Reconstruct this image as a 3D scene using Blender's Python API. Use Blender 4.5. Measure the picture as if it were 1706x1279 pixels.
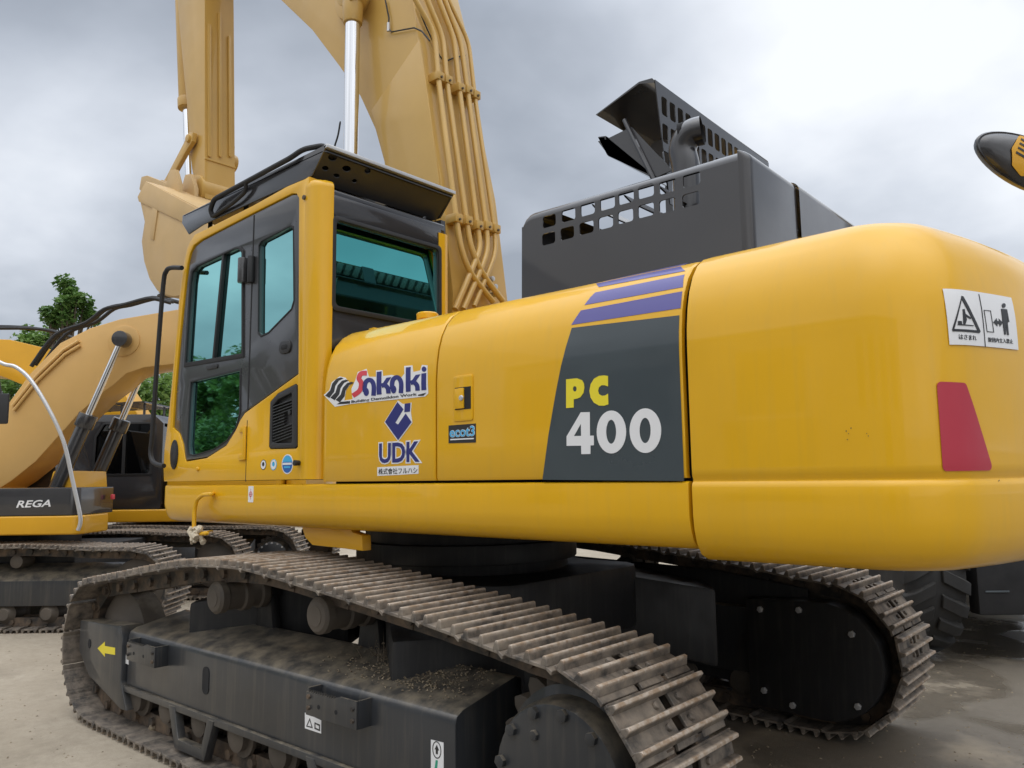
import bpy, bmesh, math, random
from mathutils import Vector, Matrix
for o in list(bpy.data.objects): bpy.data.objects.remove(o, do_unlink=True)
scene = bpy.context.scene
COL = scene.collection
R = math.radians
rnd = random.Random(7)

# ------------------------------------------------------------------ camera
FPX, HC, PITCH, ROLL, YAW, CX, CY = 1315.98, 1.5921, 0.1188, -0.0123, -0.8576, -3.8094, 3.9176
PW, PH = 1706, 1279
CAM = Vector((CX, CY, HC))
_f = Vector((math.cos(YAW), math.sin(YAW), 0)); _r = Vector((math.sin(YAW), -math.cos(YAW), 0)); _u = Vector((0, 0, 1))
FWD = _f*math.cos(PITCH) + _u*math.sin(PITCH)
UPV = -_f*math.sin(PITCH) + _u*math.cos(PITCH)
CXA = _r*math.cos(ROLL) + UPV*math.sin(ROLL)
CYA = -_r*math.sin(ROLL) + UPV*math.cos(ROLL)
cam_d = bpy.data.cameras.new('camera'); cam = bpy.data.objects.new('camera', cam_d); COL.objects.link(cam)
cam_d.sensor_width = 36; cam_d.lens = FPX/PW*36; cam_d.clip_end = 3000; cam_d.clip_start = .05
m = Matrix.Identity(4)
for i in range(3):
    m[i][0] = CXA[i]; m[i][1] = CYA[i]; m[i][2] = -FWD[i]; m[i][3] = CAM[i]
cam.matrix_world = m
scene.camera = cam

# ------------------------------------------------------------------ sky, sun, exposure
SUN_EL, SUN_AZ = R(58), R(118)           # direction towards the sun, azimuth from +X towards +Y
w = bpy.data.worlds.new('World'); scene.world = w; w.use_nodes = True
nt = w.node_tree; nt.nodes.clear()
def N(t, **k):
    n = nt.nodes.new(t)
    for a, b in k.items(): setattr(n, a, b)
    return n
L = lambda a, b: nt.links.new(a, b)
out = N('ShaderNodeOutputWorld'); bg = N('ShaderNodeBackground'); bg.inputs['Strength'].default_value = .1
sky = N('ShaderNodeTexSky', sky_type='NISHITA'); sky.sun_disc = False; sky.sun_elevation = SUN_EL
sky.sun_rotation = R(90) - SUN_AZ; sky.air_density = 1.5; sky.dust_density = 3
tc = N('ShaderNodeTexCoord'); sep = N('ShaderNodeSeparateXYZ'); L(tc.outputs['Generated'], sep.inputs[0])
zz = N('ShaderNodeMath', operation='MAXIMUM'); L(sep.outputs['Z'], zz.inputs[0]); zz.inputs[1].default_value = 0
za = N('ShaderNodeMath', operation='ADD'); L(zz.outputs[0], za.inputs[0]); za.inputs[1].default_value = .28
dx = N('ShaderNodeMath', operation='DIVIDE'); L(sep.outputs['X'], dx.inputs[0]); L(za.outputs[0], dx.inputs[1])
dy = N('ShaderNodeMath', operation='DIVIDE'); L(sep.outputs['Y'], dy.inputs[0]); L(za.outputs[0], dy.inputs[1])
cmb = N('ShaderNodeCombineXYZ'); L(dx.outputs[0], cmb.inputs[0]); L(dy.outputs[0], cmb.inputs[1])
mp = N('ShaderNodeMapping'); L(cmb.outputs[0], mp.inputs[0]); mp.inputs['Location'].default_value = (3.3, 6.1, 17)
n1 = N('ShaderNodeTexNoise'); L(mp.outputs[0], n1.inputs['Vector']); n1.inputs['Scale'].default_value = 1.0
n1.inputs['Detail'].default_value = 6; n1.inputs['Roughness'].default_value = .47; n1.inputs['Distortion'].default_value = .25
n2 = N('ShaderNodeTexNoise'); L(mp.outputs[0], n2.inputs['Vector']); n2.inputs['Scale'].default_value = .42
n2.inputs['Detail'].default_value = 2
mx = N('ShaderNodeMath', operation='MULTIPLY_ADD'); L(n2.outputs['Fac'], mx.inputs[0]); mx.inputs[1].default_value = .78
ms = N('ShaderNodeMath', operation='MULTIPLY'); L(n1.outputs['Fac'], ms.inputs[0]); ms.inputs[1].default_value = .88
L(ms.outputs[0], mx.inputs[2])
n3 = N('ShaderNodeTexNoise'); L(mp.outputs[0], n3.inputs['Vector']); n3.inputs['Scale'].default_value = 2.3; n3.inputs['Detail'].default_value = 5; n3.inputs['Roughness'].default_value = .5
m3 = N('ShaderNodeMath', operation='MULTIPLY_ADD'); L(n3.outputs['Fac'], m3.inputs[0]); m3.inputs[1].default_value = .30; m3.inputs[2].default_value = -.175
m4 = N('ShaderNodeMath', operation='ADD'); L(mx.outputs[0], m4.inputs[0]); L(m3.outputs[0], m4.inputs[1])
# thinner cloud higher up
mz = N('ShaderNodeMath', operation='MULTIPLY_ADD'); L(zz.outputs[0], mz.inputs[0]); mz.inputs[1].default_value = .16; L(m4.outputs[0], mz.inputs[2])
m5 = N('ShaderNodeMath', operation='MULTIPLY'); L(mz.outputs[0], m5.inputs[0]); m5.inputs[1].default_value = .8
cr = N('ShaderNodeValToRGB'); L(m5.outputs[0], cr.inputs[0])
e = cr.color_ramp.elements
e[0].position = .59; e[0].color = (3.2, 3.55, 4.15, 1)
e[1].position = .86; e[1].color = (8.9, 9.2, 9.7, 1)
x_ = e.new(.68); x_.color = (4.6, 5.0, 5.7, 1)
x_ = e.new(.765); x_.color = (6.5, 6.9, 7.6, 1)
mixs = N('ShaderNodeMixRGB'); mixs.inputs[0].default_value = .93; L(sky.outputs[0], mixs.inputs[1]); L(cr.outputs[0], mixs.inputs[2])
# overcast skies brighten towards the zenith
zr = N('ShaderNodeMapRange'); L(sep.outputs['Z'], zr.inputs[0]); zr.inputs[1].default_value = .52; zr.inputs[2].default_value = 1.; zr.inputs[3].default_value = 1.; zr.inputs[4].default_value = 3.0
vm = N('ShaderNodeVectorMath', operation='SCALE'); L(mixs.outputs[0], vm.inputs[0]); L(zr.outputs[0], vm.inputs['Scale'])
L(vm.outputs[0], bg.inputs['Color']); L(bg.outputs[0], out.inputs[0])

sd = bpy.data.lights.new('sun', 'SUN'); so = bpy.data.objects.new('sun', sd); COL.objects.link(so)
sd.energy = .9; sd.angle = R(130); sd.color = (1, .95, .87)
sdir = Vector((math.cos(SUN_EL)*math.cos(SUN_AZ), math.cos(SUN_EL)*math.sin(SUN_AZ), math.sin(SUN_EL)))
so.rotation_euler = sdir.to_track_quat('Z', 'Y').to_euler(); so.location = sdir*30

vs = scene.view_settings; vs.view_transform = 'Standard'; vs.look = 'None'; vs.gamma = 1; vs.exposure = .2
scene.render.engine = 'CYCLES'
scene.cycles.max_bounces = 8; scene.cycles.transparent_max_bounces = 16

# ------------------------------------------------------------------ pixel helpers (a pixel gives a direction, the touched surface its distance)
def ray(px, py):
    return FWD + CXA*((px-PW/2)/FPX) + CYA*((PH/2-py)/FPX)
def on(px, py, ax, v):
    d = ray(px, py); i = 'xyz'.index(ax); t = (v-CAM[i])/d[i]
    return CAM + d*t
def lat(px, py, fd):                       # point on the vertical plane fd metres ahead of the camera -> (lateral, z)
    d = ray(px, py); t = fd/d.dot(_f); P = CAM + d*t
    return (P-CAM).dot(_r), P.z

# ------------------------------------------------------------------ materials
def newmat(name):
    ma = bpy.data.materials.new(name); ma.use_nodes = True
    t = ma.node_tree; b = t.nodes['Principled BSDF']
    return ma, t, b
def ramp(t, fac, stops):
    r = t.nodes.new('ShaderNodeValToRGB'); t.links.new(fac, r.inputs[0])
    el = r.color_ramp.elements
    while len(el) < len(stops): el.new(.5)
    for q, (p, c) in zip(el, stops):
        q.position = p; q.color = (c[0], c[1], c[2], 1) if hasattr(c, '__len__') else (c, c, c, 1)
    return r.outputs[0]
def noise(t, scale, detail=4, rough=.55, vec=None, stretch=None, coord='Object'):
    if vec is None:
        c = t.nodes.new('ShaderNodeTexCoord'); vec = c.outputs[coord]
    if stretch:
        mpn = t.nodes.new('ShaderNodeMapping'); t.links.new(vec, mpn.inputs[0]); mpn.inputs['Scale'].default_value = stretch; vec = mpn.outputs[0]
    n = t.nodes.new('ShaderNodeTexNoise'); t.links.new(vec, n.inputs['Vector'])
    n.inputs['Scale'].default_value = scale; n.inputs['Detail'].default_value = detail; n.inputs['Roughness'].default_value = rough
    return n.outputs['Fac']
def mixc(t, fac, a, b, mode='MIX'):
    mm = t.nodes.new('ShaderNodeMixRGB'); mm.blend_type = mode
    for i, s in ((0, fac), (1, a), (2, b)):
        if hasattr(s, 'links') or hasattr(s, 'is_linked'): t.links.new(s, mm.inputs[i])
        elif i == 0: mm.inputs[0].default_value = s
        else: mm.inputs[i].default_value = (s[0], s[1], s[2], 1)
    return mm.outputs[0]
def mth(t, op, a, b=0):
    n = t.nodes.new('ShaderNodeMath'); n.operation = op
    for i, s in ((0, a), (1, b)):
        if hasattr(s, 'is_linked'): t.links.new(s, n.inputs[i])
        else: n.inputs[i].default_value = s
    return n.outputs[0]
def bump(t, b, h, strength=.2, dist=.005):
    n = t.nodes.new('ShaderNodeBump'); n.inputs['Strength'].default_value = strength; n.inputs['Distance'].default_value = dist
    t.links.new(h, n.inputs['Height']); t.links.new(n.outputs[0], b.inputs['Normal'])
def up_mask(t, lo=.55, hi=.9):
    g = t.nodes.new('ShaderNodeNewGeometry'); s = t.nodes.new('ShaderNodeSeparateXYZ'); t.links.new(g.outputs['Normal'], s.inputs[0])
    mr = t.nodes.new('ShaderNodeMapRange'); t.links.new(s.outputs['Z'], mr.inputs[0]); mr.inputs[1].default_value = lo; mr.inputs[2].default_value = hi
    return mr.outputs[0]
def paint(name, col, rough=.35, coat=.3, var=.08, dust=0., dustcol=(.36, .30, .22), streak=0., wav=0., metal=0., spec=.5):
    ma, t, b = newmat(name)
    n = noise(t, 1.7, 5)
    c = mixc(t, ramp(t, n, [(.3, 0), (.7, 1)]), [v*(1-var) for v in col], [min(1, v*(1+var)) for v in col])
    if streak:
        s = noise(t, 6, 4, vec=None, stretch=(5, 5, .35))
        c = mixc(t, mth(t, 'MULTIPLY', ramp(t, s, [(.5, 0), (.75, 1)]), streak), c, dustcol)
    if dust:
        dn = noise(t, 9, 6, .65)
        um = up_mask(t, .3, .95)
        k = mth(t, 'MULTIPLY', mth(t, 'MULTIPLY', ramp(t, dn, [(.38, .15), (.62, 1)]), um), dust)
        c = mixc(t, k, c, dustcol)
        rr = mth(t, 'MULTIPLY_ADD', k, .5)
    t.links.new(c, b.inputs['Base Color'])
    rn = noise(t, 4, 5)
    t.links.new(ramp(t, rn, [(.3, rough*.85), (.7, min(1, rough*1.2))]), b.inputs['Roughness'])
    b.inputs['Coat Weight'].default_value = coat; b.inputs['Coat Roughness'].default_value = .045
    b.inputs['Metallic'].default_value = metal; b.inputs['Specular IOR Level'].default_value = spec
    if wav: bump(t, b, noise(t, 2.2, 2), wav, .01)
    return ma
def flat(name, col, rough=.45, coat=0.):
    return paint(name, col, rough, coat, var=.04)

M = {}
M['yellow'] = paint('yellow_paint', (.74, .402, .006), .38, .5, .05, wav=.05, spec=.3, streak=.12, dustcol=(.50, .33, .07))
M['yellow2'] = paint('orange_yellow_paint', (.68, .35, .015), .42, .3, .06, spec=.3)
M['tan'] = paint('boom_paint', (.55, .34, .085), .42, .4, .06, wav=.05, spec=.35)
M['tan2'] = paint('pale_boom_paint', (.66, .40, .13), .45, .25, .06)
M['bucket'] = paint('bucket_paint', (.56, .38, .17), .55, .05, .1)
M['black'] = paint('gloss_black_paint', (.035, .034, .036), .22, .7, .15, wav=.08)
M['hood'] = paint('hood_grey_paint', (.022, .021, .023), .32, .9, .1, wav=.09, spec=.4)
M['cabgrey'] = paint('cab_grey_paint', (.05, .05, .052), .3, .5, .1)
M['rubber'] = flat('rubber', (.015, .015, .016), .6)
M['plastic'] = flat('black_plastic', (.025, .025, .026), .5)
M['dark'] = flat('inner_dark', (.012, .012, .013), .8)
M['trackframe'] = paint('track_frame_paint', (.026, .028, .031), .34, .3, .25, dust=.8, dustcol=(.25, .21, .15), streak=.12)
M['belly'] = paint('belly_paint', (.012, .012, .013), .55, .0, .3, streak=.25, dustcol=(.08, .07, .06))
M['roller'] = paint('roller_steel', (.085, .07, .055), .6, 0, .4, dust=.5)
M['chrome'] = paint('chrome_rod', (.82, .83, .85), .09, 0, .02, metal=1)
M['silver'] = paint('silver_tube', (.6, .6, .6), .35, 0, .05, metal=.6)
M['white'] = flat('white_vinyl', (.78, .78, .78), .35)
M['navy'] = flat('navy_vinyl', (.022, .026, .17), .35)
M['purple'] = flat('violet_vinyl', (.075, .065, .27), .35, .3)
M['slate'] = paint('slate_vinyl', (.045, .06, .068), .3, .4, .12)
M['lime'] = flat('yellow_vinyl', (.82, .68, .03), .4)
M['redv'] = flat('red_vinyl', (.62, .05, .07), .35)
M['crimson'] = flat('crimson_reflector', (.44, .028, .05), .4, .2)
M['ink'] = flat('black_ink', (.02, .02, .022), .45)
M['cyan'] = flat('cyan_vinyl', (.06, .42, .72), .35)
M['blue'] = flat('blue_vinyl', (.02, .12, .42), .35)
M['green'] = flat('green_vinyl', (.03, .32, .2), .35)
M['cloth'] = flat('pale_cloth', (.55, .48, .36), .9)
M['seat'] = flat('seat_fabric', (.03, .03, .035), .9)
M['bark'] = flat('bark', (.11, .085, .06), .9)
M['tyre'] = paint('tyre_rubber', (.028, .028, .028), .75, 0, .3, dust=.4, dustcol=(.12, .11, .09))

def steel_mat():
    ma, t, b = newmat('track_steel')
    oi = t.nodes.new('ShaderNodeObjectInfo')
    c0 = t.nodes.new('ShaderNodeTexCoord')
    ad = t.nodes.new('ShaderNodeVectorMath'); ad.operation = 'ADD'; t.links.new(c0.outputs['Object'], ad.inputs[0])
    sc = t.nodes.new('ShaderNodeVectorMath'); sc.operation = 'SCALE'; sc.inputs[0].default_value = (13, 7, 5); t.links.new(oi.outputs['Random'], sc.inputs['Scale'])
    t.links.new(sc.outputs[0], ad.inputs[1]); v = ad.outputs[0]
    n = noise(t, 14, 7, .65, vec=v)
    base = mixc(t, ramp(t, n, [(.35, 0), (.65, 1)]), (.05, .046, .042), (.23, .19, .15))
    # grouser tips are rubbed bare and rusty: height in the shoe's own frame
    s = t.nodes.new('ShaderNodeSeparateXYZ'); t.links.new(c0.outputs['Object'], s.inputs[0])
    tip = t.nodes.new('ShaderNodeMapRange'); t.links.new(s.outputs['Z'], tip.inputs[0]); tip.inputs[1].default_value = .020; tip.inputs[2].default_value = .031
    n2 = noise(t, 30, 5, .6, vec=v)
    rust = mixc(t, ramp(t, n2, [(.4, 0), (.62, 1)]), (.36, .25, .16), (.60, .52, .43))
    c = mixc(t, mth(t, 'MULTIPLY', tip.outputs[0], .75), base, rust)
    n3 = noise(t, 5, 3, .5, vec=v)
    c = mixc(t, ramp(t, n3, [(.48, 0), (.72, .55)]), c, (.33, .28, .22))
    t.links.new(c, b.inputs['Base Color']); b.inputs['Roughness'].default_value = .62
    b.inputs['Metallic'].default_value = .15
    bump(t, b, n, .5, .004)
    return ma
M['steel'] = steel_mat()
def steel_dark():
    ma, t, b = newmat('chain_steel')
    n = noise(t, 9, 6, .6)
    c = mixc(t, ramp(t, n, [(.4, 0), (.7, 1)]), (.028, .025, .022), (.16, .11, .07))
    t.links.new(c, b.inputs['Base Color']); b.inputs['Roughness'].default_value = .65; bump(t, b, n, .4, .004)
    return ma
M['chain'] = steel_dark()

def glass_mat(name, tint, refl=.14, gcol=(.9, .9, .9)):
    ma = bpy.data.materials.new(name); ma.use_nodes = True; t = ma.node_tree; t.nodes.clear()
    o = t.nodes.new('ShaderNodeOutputMaterial'); tr = t.nodes.new('ShaderNodeBsdfTransparent'); tr.inputs[0].default_value = (*tint, 1)
    gl = t.nodes.new('ShaderNodeBsdfGlossy'); gl.inputs['Roughness'].default_value = .02; gl.inputs[0].default_value = (*gcol, 1)
    fr = t.nodes.new('ShaderNodeFresnel'); fr.inputs[0].default_value = 1.5
    a = mth(t, 'ADD', fr.outputs[0], refl)
    mxs = t.nodes.new('ShaderNodeMixShader'); t.links.new(a, mxs.inputs[0]); t.links.new(tr.outputs[0], mxs.inputs[1]); t.links.new(gl.outputs[0], mxs.inputs[2])
    t.links.new(mxs.outputs[0], o.inputs[0])
    return ma
M['glass'] = glass_mat('teal_tinted_glass', (.06, .36, .35), .70, (.20, .80, .76))
M['glassr'] = M['glass']
M['glass'] = glass_mat('pale_teal_glass', (.06, .36, .35), .60, (.36, .72, .70))
M['glassd'] = glass_mat('dark_tinted_glass', (.008, .010, .011), .07)

def leaf_mat(name, c1, c2):
    ma, t, b = newmat(name)
    oi = t.nodes.new('ShaderNodeNewGeometry')
    c = mixc(t, oi.outputs['Random Per Island'], c1, c2)
    t.links.new(c, b.inputs['Base Color']); b.inputs['Roughness'].default_value = .55
    b.inputs['Subsurface Weight'].default_value = 0
    tr = t.nodes.new('ShaderNodeBsdfTranslucent'); t.links.new(c, tr.inputs[0])
    mxs = t.nodes.new('ShaderNodeMixShader'); mxs.inputs[0].default_value = .3
    o = t.nodes['Material Output']; t.links.new(b.outputs[0], mxs.inputs[1]); t.links.new(tr.outputs[0], mxs.inputs[2]); t.links.new(mxs.outputs[0], o.inputs[0])
    return ma
M['leaf'] = leaf_mat('green_leaves', (.06, .14, .03), (.17, .29, .07))
M['leaf2'] = leaf_mat('pale_green_leaves', (.10, .20, .035), (.24, .37, .10))

def ground_mat():
    ma, t, b = newmat('yard_dirt')
    g = t.nodes.new('ShaderNodeNewGeometry'); v = g.outputs['Position']
    a = noise(t, .55, 6, .6, vec=v); f = noise(t, 14, 8, .7, vec=v); f2 = noise(t, 90, 4, .6, vec=v)
    c = mixc(t, ramp(t, a, [(.35, 0), (.65, 1)]), (.31, .26, .19), (.42, .36, .275))
    c = mixc(t, mth(t, 'MULTIPLY', ramp(t, f, [(.42, 0), (.66, 1)]), .35), c, (.22, .18, .13))
    c = mixc(t, mth(t, 'MULTIPLY', ramp(t, noise(t, 2.1, 6, .65, vec=v), [(.5, 0), (.68, 1)]), .45), c, (.20, .165, .12))
    c = mixc(t, mth(t, 'MULTIPLY', ramp(t, f2, [(.62, 0), (.75, 1)]), .4), c, (.46, .41, .33))
    # wet ground right of and behind the machine
    s = t.nodes.new('ShaderNodeSeparateXYZ'); t.links.new(v, s.inputs[0])
    wx = t.nodes.new('ShaderNodeMapRange'); t.links.new(s.outputs['X'], wx.inputs[0]); wx.inputs[1].default_value = 1.2; wx.inputs[2].default_value = -1.2
    wn = noise(t, .9, 5, .6, vec=v)
    wm = mth(t, 'MULTIPLY', ramp(t, wn, [(.36, 0), (.47, 1)]), wx.outputs[0])
    pud = ramp(t, noise(t, .6, 3, .5, vec=v), [(.47, 0), (.51, 1)])
    c = mixc(t, mth(t, 'MULTIPLY', wm, .70), c, (.10, .087, .07))
    t.links.new(c, b.inputs['Base Color'])
    rg = mth(t, 'MULTIPLY_ADD', wm, -.45); 
    r0 = t.nodes.new('ShaderNodeMath'); r0.operation = 'ADD'; t.links.new(mth(t, 'MULTIPLY', wm, -.42), r0.inputs[0]); r0.inputs[1].default_value = .92
    r1 = mth(t, 'SUBTRACT', r0.outputs[0], mth(t, 'MULTIPLY', mth(t, 'MULTIPLY', pud, wx.outputs[0]), .42))
    r2 = mth(t, 'MAXIMUM', r1, .06)
    t.links.new(r2, b.inputs['Roughness'])
    h = mth(t, 'ADD', f, mth(t, 'MULTIPLY', f2, .35))
    h = mth(t, 'MULTIPLY', h, mth(t, 'SUBTRACT', 1.0, mth(t, 'MULTIPLY', mth(t, 'MULTIPLY', pud, wx.outputs[0]), .85)))
    bump(t, b, h, .35, .02)
    return ma
M['ground'] = ground_mat()
def mud_mat():
    ma, t, b = newmat('dry_mud')
    f = noise(t, 40, 6, .7)
    c = mixc(t, ramp(t, f, [(.35, 0), (.65, 1)]), (.13, .10, .07), (.33, .27, .18))
    t.links.new(c, b.inputs['Base Color']); b.inputs['Roughness'].default_value = .95; bump(t, b, f, .6, .01)
    return ma
M['mud'] = mud_mat()

# ------------------------------------------------------------------ mesh helpers
def shade(me, ang=35):
    if len(me.polygons):
        me.polygons.foreach_set('use_smooth', [True]*len(me.polygons))
        me.set_sharp_from_angle(angle=R(ang))
def link(name, me, mat, parent=None):
    o = bpy.data.objects.new(name, me); COL.objects.link(o)
    if mat is not None and not me.materials: me.materials.append(mat)
    if parent is not None: o.parent = parent
    return o
def empty(name, loc=(0, 0, 0), rz=0., label=None, cat=None, group=None):
    o = bpy.data.objects.new(name, None); COL.objects.link(o); o.location = loc; o.rotation_euler = (0, 0, rz)
    o.empty_display_size = .2
    tag(o, label, cat, group); return o
def tag(o, label=None, cat=None, group=None, kind=None):
    if label: o['label'] = label
    if cat: o['category'] = cat
    if group: o['group'] = group
    if kind: o['kind'] = kind
    return o
class MB:
    def __init__(s): s.v = []; s.f = []
    def add(s, vs, fs):
        k = len(s.v); s.v += [tuple(q) for q in vs]; s.f += [tuple(i+k for i in q) for q in fs]; return s
    def box(s, a, b, mat=None):
        vs = [(x, y, z) for x in (a[0], b[0]) for y in (a[1], b[1]) for z in (a[2], b[2])]
        if mat: vs = [tuple(mat @ Vector(q)) for q in vs]
        return s.add(vs, [(0, 1, 3, 2), (4, 6, 7, 5), (0, 4, 5, 1), (2, 3, 7, 6), (0, 2, 6, 4), (1, 5, 7, 3)])
    def prism(s, poly, ax, a0, a1):
        n = len(poly)
        def mk(p, a): return {'x': (a, p[0], p[1]), 'y': (p[0], a, p[1]), 'z': (p[0], p[1], a)}[ax]
        vs = [mk(p, a0) for p in poly] + [mk(p, a1) for p in poly]
        fs = [tuple(range(n))[::-1], tuple(range(n, 2*n))] + [(i, (i+1) % n, n+(i+1) % n, n+i) for i in range(n)]
        return s.add(vs, fs)
    def cyl(s, p0, p1, r0, r1=None, n=16, caps=True):
        r1 = r0 if r1 is None else r1
        p0 = Vector(p0); p1 = Vector(p1); d = (p1-p0).normalized()
        a = d.orthogonal().normalized(); b = d.cross(a)
        vs = []
        for p, r in ((p0, r0), (p1, r1)):
            vs += [p + (a*math.cos(2*math.pi*i/n) + b*math.sin(2*math.pi*i/n))*r for i in range(n)]
        fs = [(i, (i+1) % n, n+(i+1) % n, n+i) for i in range(n)]
        if caps: fs += [tuple(range(n))[::-1], tuple(range(n, 2*n))]
        return s.add(vs, fs)
    def tube(s, path, r, n=8, caps=True):
        path = [Vector(p) for p in path]; rings = []
        a = None
        for i, p in enumerate(path):
            d = (path[min(i+1, len(path)-1)] - path[max(i-1, 0)]).normalized()
            if a is None: a = d.orthogonal().normalized()
            else: a = (a - d*a.dot(d)).normalized()
            b = d.cross(a); rr = r[i] if hasattr(r, '__len__') else r
            rings.append([p + (a*math.cos(2*math.pi*k/n) + b*math.sin(2*math.pi*k/n))*rr for k in range(n)])
        return s.loft(rings, True, caps)
    def loft(s, rings, closed=True, caps=False):
        n = len(rings[0]); vs = [q for r in rings for q in r]; fs = []
        for j in range(len(rings)-1):
            for i in range(n if closed else n-1):
                k = (i+1) % n
                fs.append((j*n+i, j*n+k, (j+1)*n+k, (j+1)*n+i))
        if caps: fs += [tuple(range(n))[::-1], tuple(range((len(rings)-1)*n, len(rings)*n))]
        return s.add(vs, fs)
    def lathe(s, prof, c, axis, n=24):
        c = Vector(c); d = Vector(axis).normalized(); a = d.orthogonal().normalized(); b = d.cross(a)
        rings = [[c + d*h + (a*math.cos(2*math.pi*i/n) + b*math.sin(2*math.pi*i/n))*r for i in range(n)] for r, h in prof]
        return s.loft(rings, True, True)
    def mesh(s, name='m', bevel=0, seg=2, ang=35, lim=30):
        me = bpy.data.meshes.new(name); me.from_pydata(s.v, [], s.f)
        bm = bmesh.new(); bm.from_mesh(me)
        bmesh.ops.recalc_face_normals(bm, faces=bm.faces)
        if bevel:
            es = [q for q in bm.edges if len(q.link_faces) == 2 and q.calc_face_angle(0) > R(lim)]
            bmesh.ops.bevel(bm, geom=es, offset=bevel, segments=seg, profile=.6, affect='EDGES', clamp_overlap=True)
        bm.to_mesh(me); bm.free(); shade(me, ang); return me
    def build(s, name, mat, parent=None, bevel=0, seg=2, ang=35, lim=30):
        return link(name, s.mesh(name, bevel, seg, ang, lim), mat, parent)

def rpoly(pts, rad, n=4):
    """polygon with rounded corners; rad one number or one per point"""
    o = []; k = len(pts)
    for i in range(k):
        p = Vector(pts[i]); a = Vector(pts[i-1]); b = Vector(pts[(i+1) % k]); r = rad[i] if hasattr(rad, '__len__') else rad
        if r <= 0: o.append(tuple(p)); continue
        u = (a-p); v = (b-p); lu, lv = u.length, v.length; u.normalize(); v.normalize()
        th = u.angle(v, math.pi)
        if th > math.pi-.02: o.append(tuple(p)); continue
        d = min(r/math.tan(th/2), lu*.49, lv*.49); rr = d*math.tan(th/2)
        c = p + (u+v).normalized()*(rr/math.sin(th/2))
        A_ = p+u*d-c; B_ = p+v*d-c; a0 = math.atan2(A_.y, A_.x); a1 = math.atan2(B_.y, B_.x); da = (a1-a0+math.pi) % (2*math.pi)-math.pi
        o += [(c.x+rr*math.cos(a0+da*j/n), c.y+rr*math.sin(a0+da*j/n)) for j in range(n+1)]
    return o
def rrect(x0, y0, x1, y1, r, n=3): return rpoly([(x0, y0), (x1, y0), (x1, y1), (x0, y1)], r, n)
def circle(cx, cy, r, n=24, ry=None): return [(cx+r*math.cos(2*math.pi*i/n), cy+(ry or r)*math.sin(2*math.pi*i/n)) for i in range(n)]
def smooth_path(pts, n=6):
    pts = [Vector(p) for p in pts]; o = []
    for i in range(len(pts)-1):
        p0 = pts[max(i-1, 0)]; p1 = pts[i]; p2 = pts[i+1]; p3 = pts[min(i+2, len(pts)-1)]
        for j in range(n):
            t = j/n
            o.append(.5*((2*p1)+(p2-p0)*t+(2*p0-5*p1+4*p2-p3)*t*t+(3*p1-p0-3*p2+p3)*t**3))
    o.append(pts[-1]); return o
def fillet_path(pts, r, n=5):
    pts = [Vector(p) for p in pts]; o = [pts[0]]
    for i in range(1, len(pts)-1):
        p = pts[i]; u = pts[i-1]-p; v = pts[i+1]-p; d = min(r, u.length*.49, v.length*.49); a = p+u.normalized()*d; b = p+v.normalized()*d
        for j in range(n+1):
            t = j/n; o.append(a*(1-t)**2 + p*2*t*(1-t) + b*t*t)
    o.append(pts[-1]); return o
def fill(outlines, thick, bev=0., fn=None, name='plate', ang=35):
    """filled flat shape with holes, given thickness; fn maps (u, v, w) to the place"""
    cu = bpy.data.curves.new('t', 'CURVE'); cu.dimensions = '2D'; cu.fill_mode = 'BOTH'; cu.extrude = max(0, thick/2-bev)
    if bev: cu.bevel_depth = bev; cu.bevel_resolution = 1; cu.offset = -bev
    for ol in outlines:
        sp = cu.splines.new('POLY'); sp.points.add(len(ol)-1); sp.use_cyclic_u = True
        for q, p in zip(sp.points, ol): q.co = (p[0], p[1], 0, 1)
    return conv(cu, fn, name, ang)
def conv(cu, fn, name, ang=35, bis=None, bisx=None):
    ob = bpy.data.objects.new('t', cu); me = bpy.data.meshes.new_from_object(ob)
    bpy.data.objects.remove(ob); 
    bm = bmesh.new(); bm.from_mesh(me); bmesh.ops.remove_doubles(bm, verts=bm.verts, dist=1e-5)
    if bis:
        for z in bis:
            bmesh.ops.bisect_plane(bm, geom=bm.verts[:]+bm.edges[:]+bm.faces[:], plane_co=(0, z, 0), plane_no=(0, 1, 0))
    if bisx:
        for x in bisx:
            bmesh.ops.bisect_plane(bm, geom=bm.verts[:]+bm.edges[:]+bm.faces[:], plane_co=(x, 0, 0), plane_no=(1, 0, 0))
    if fn:
        for q in bm.verts: q.co = fn(*q.co)
    bmesh.ops.recalc_face_normals(bm, faces=bm.faces)
    bm.to_mesh(me); bm.free(); me.name = name; me.materials.clear(); shade(me, ang); return me
def textcurve(s, size=1., offset=0., shear=0., ext=.0006, align='LEFT', sp=1.):
    cu = bpy.data.curves.new('t', 'FONT'); cu.body = s; cu.size = size; cu.offset = offset; cu.shear = shear; cu.extrude = ext
    cu.align_x = align; cu.space_character = sp; cu.resolution_u = 3
    return cu
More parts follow.
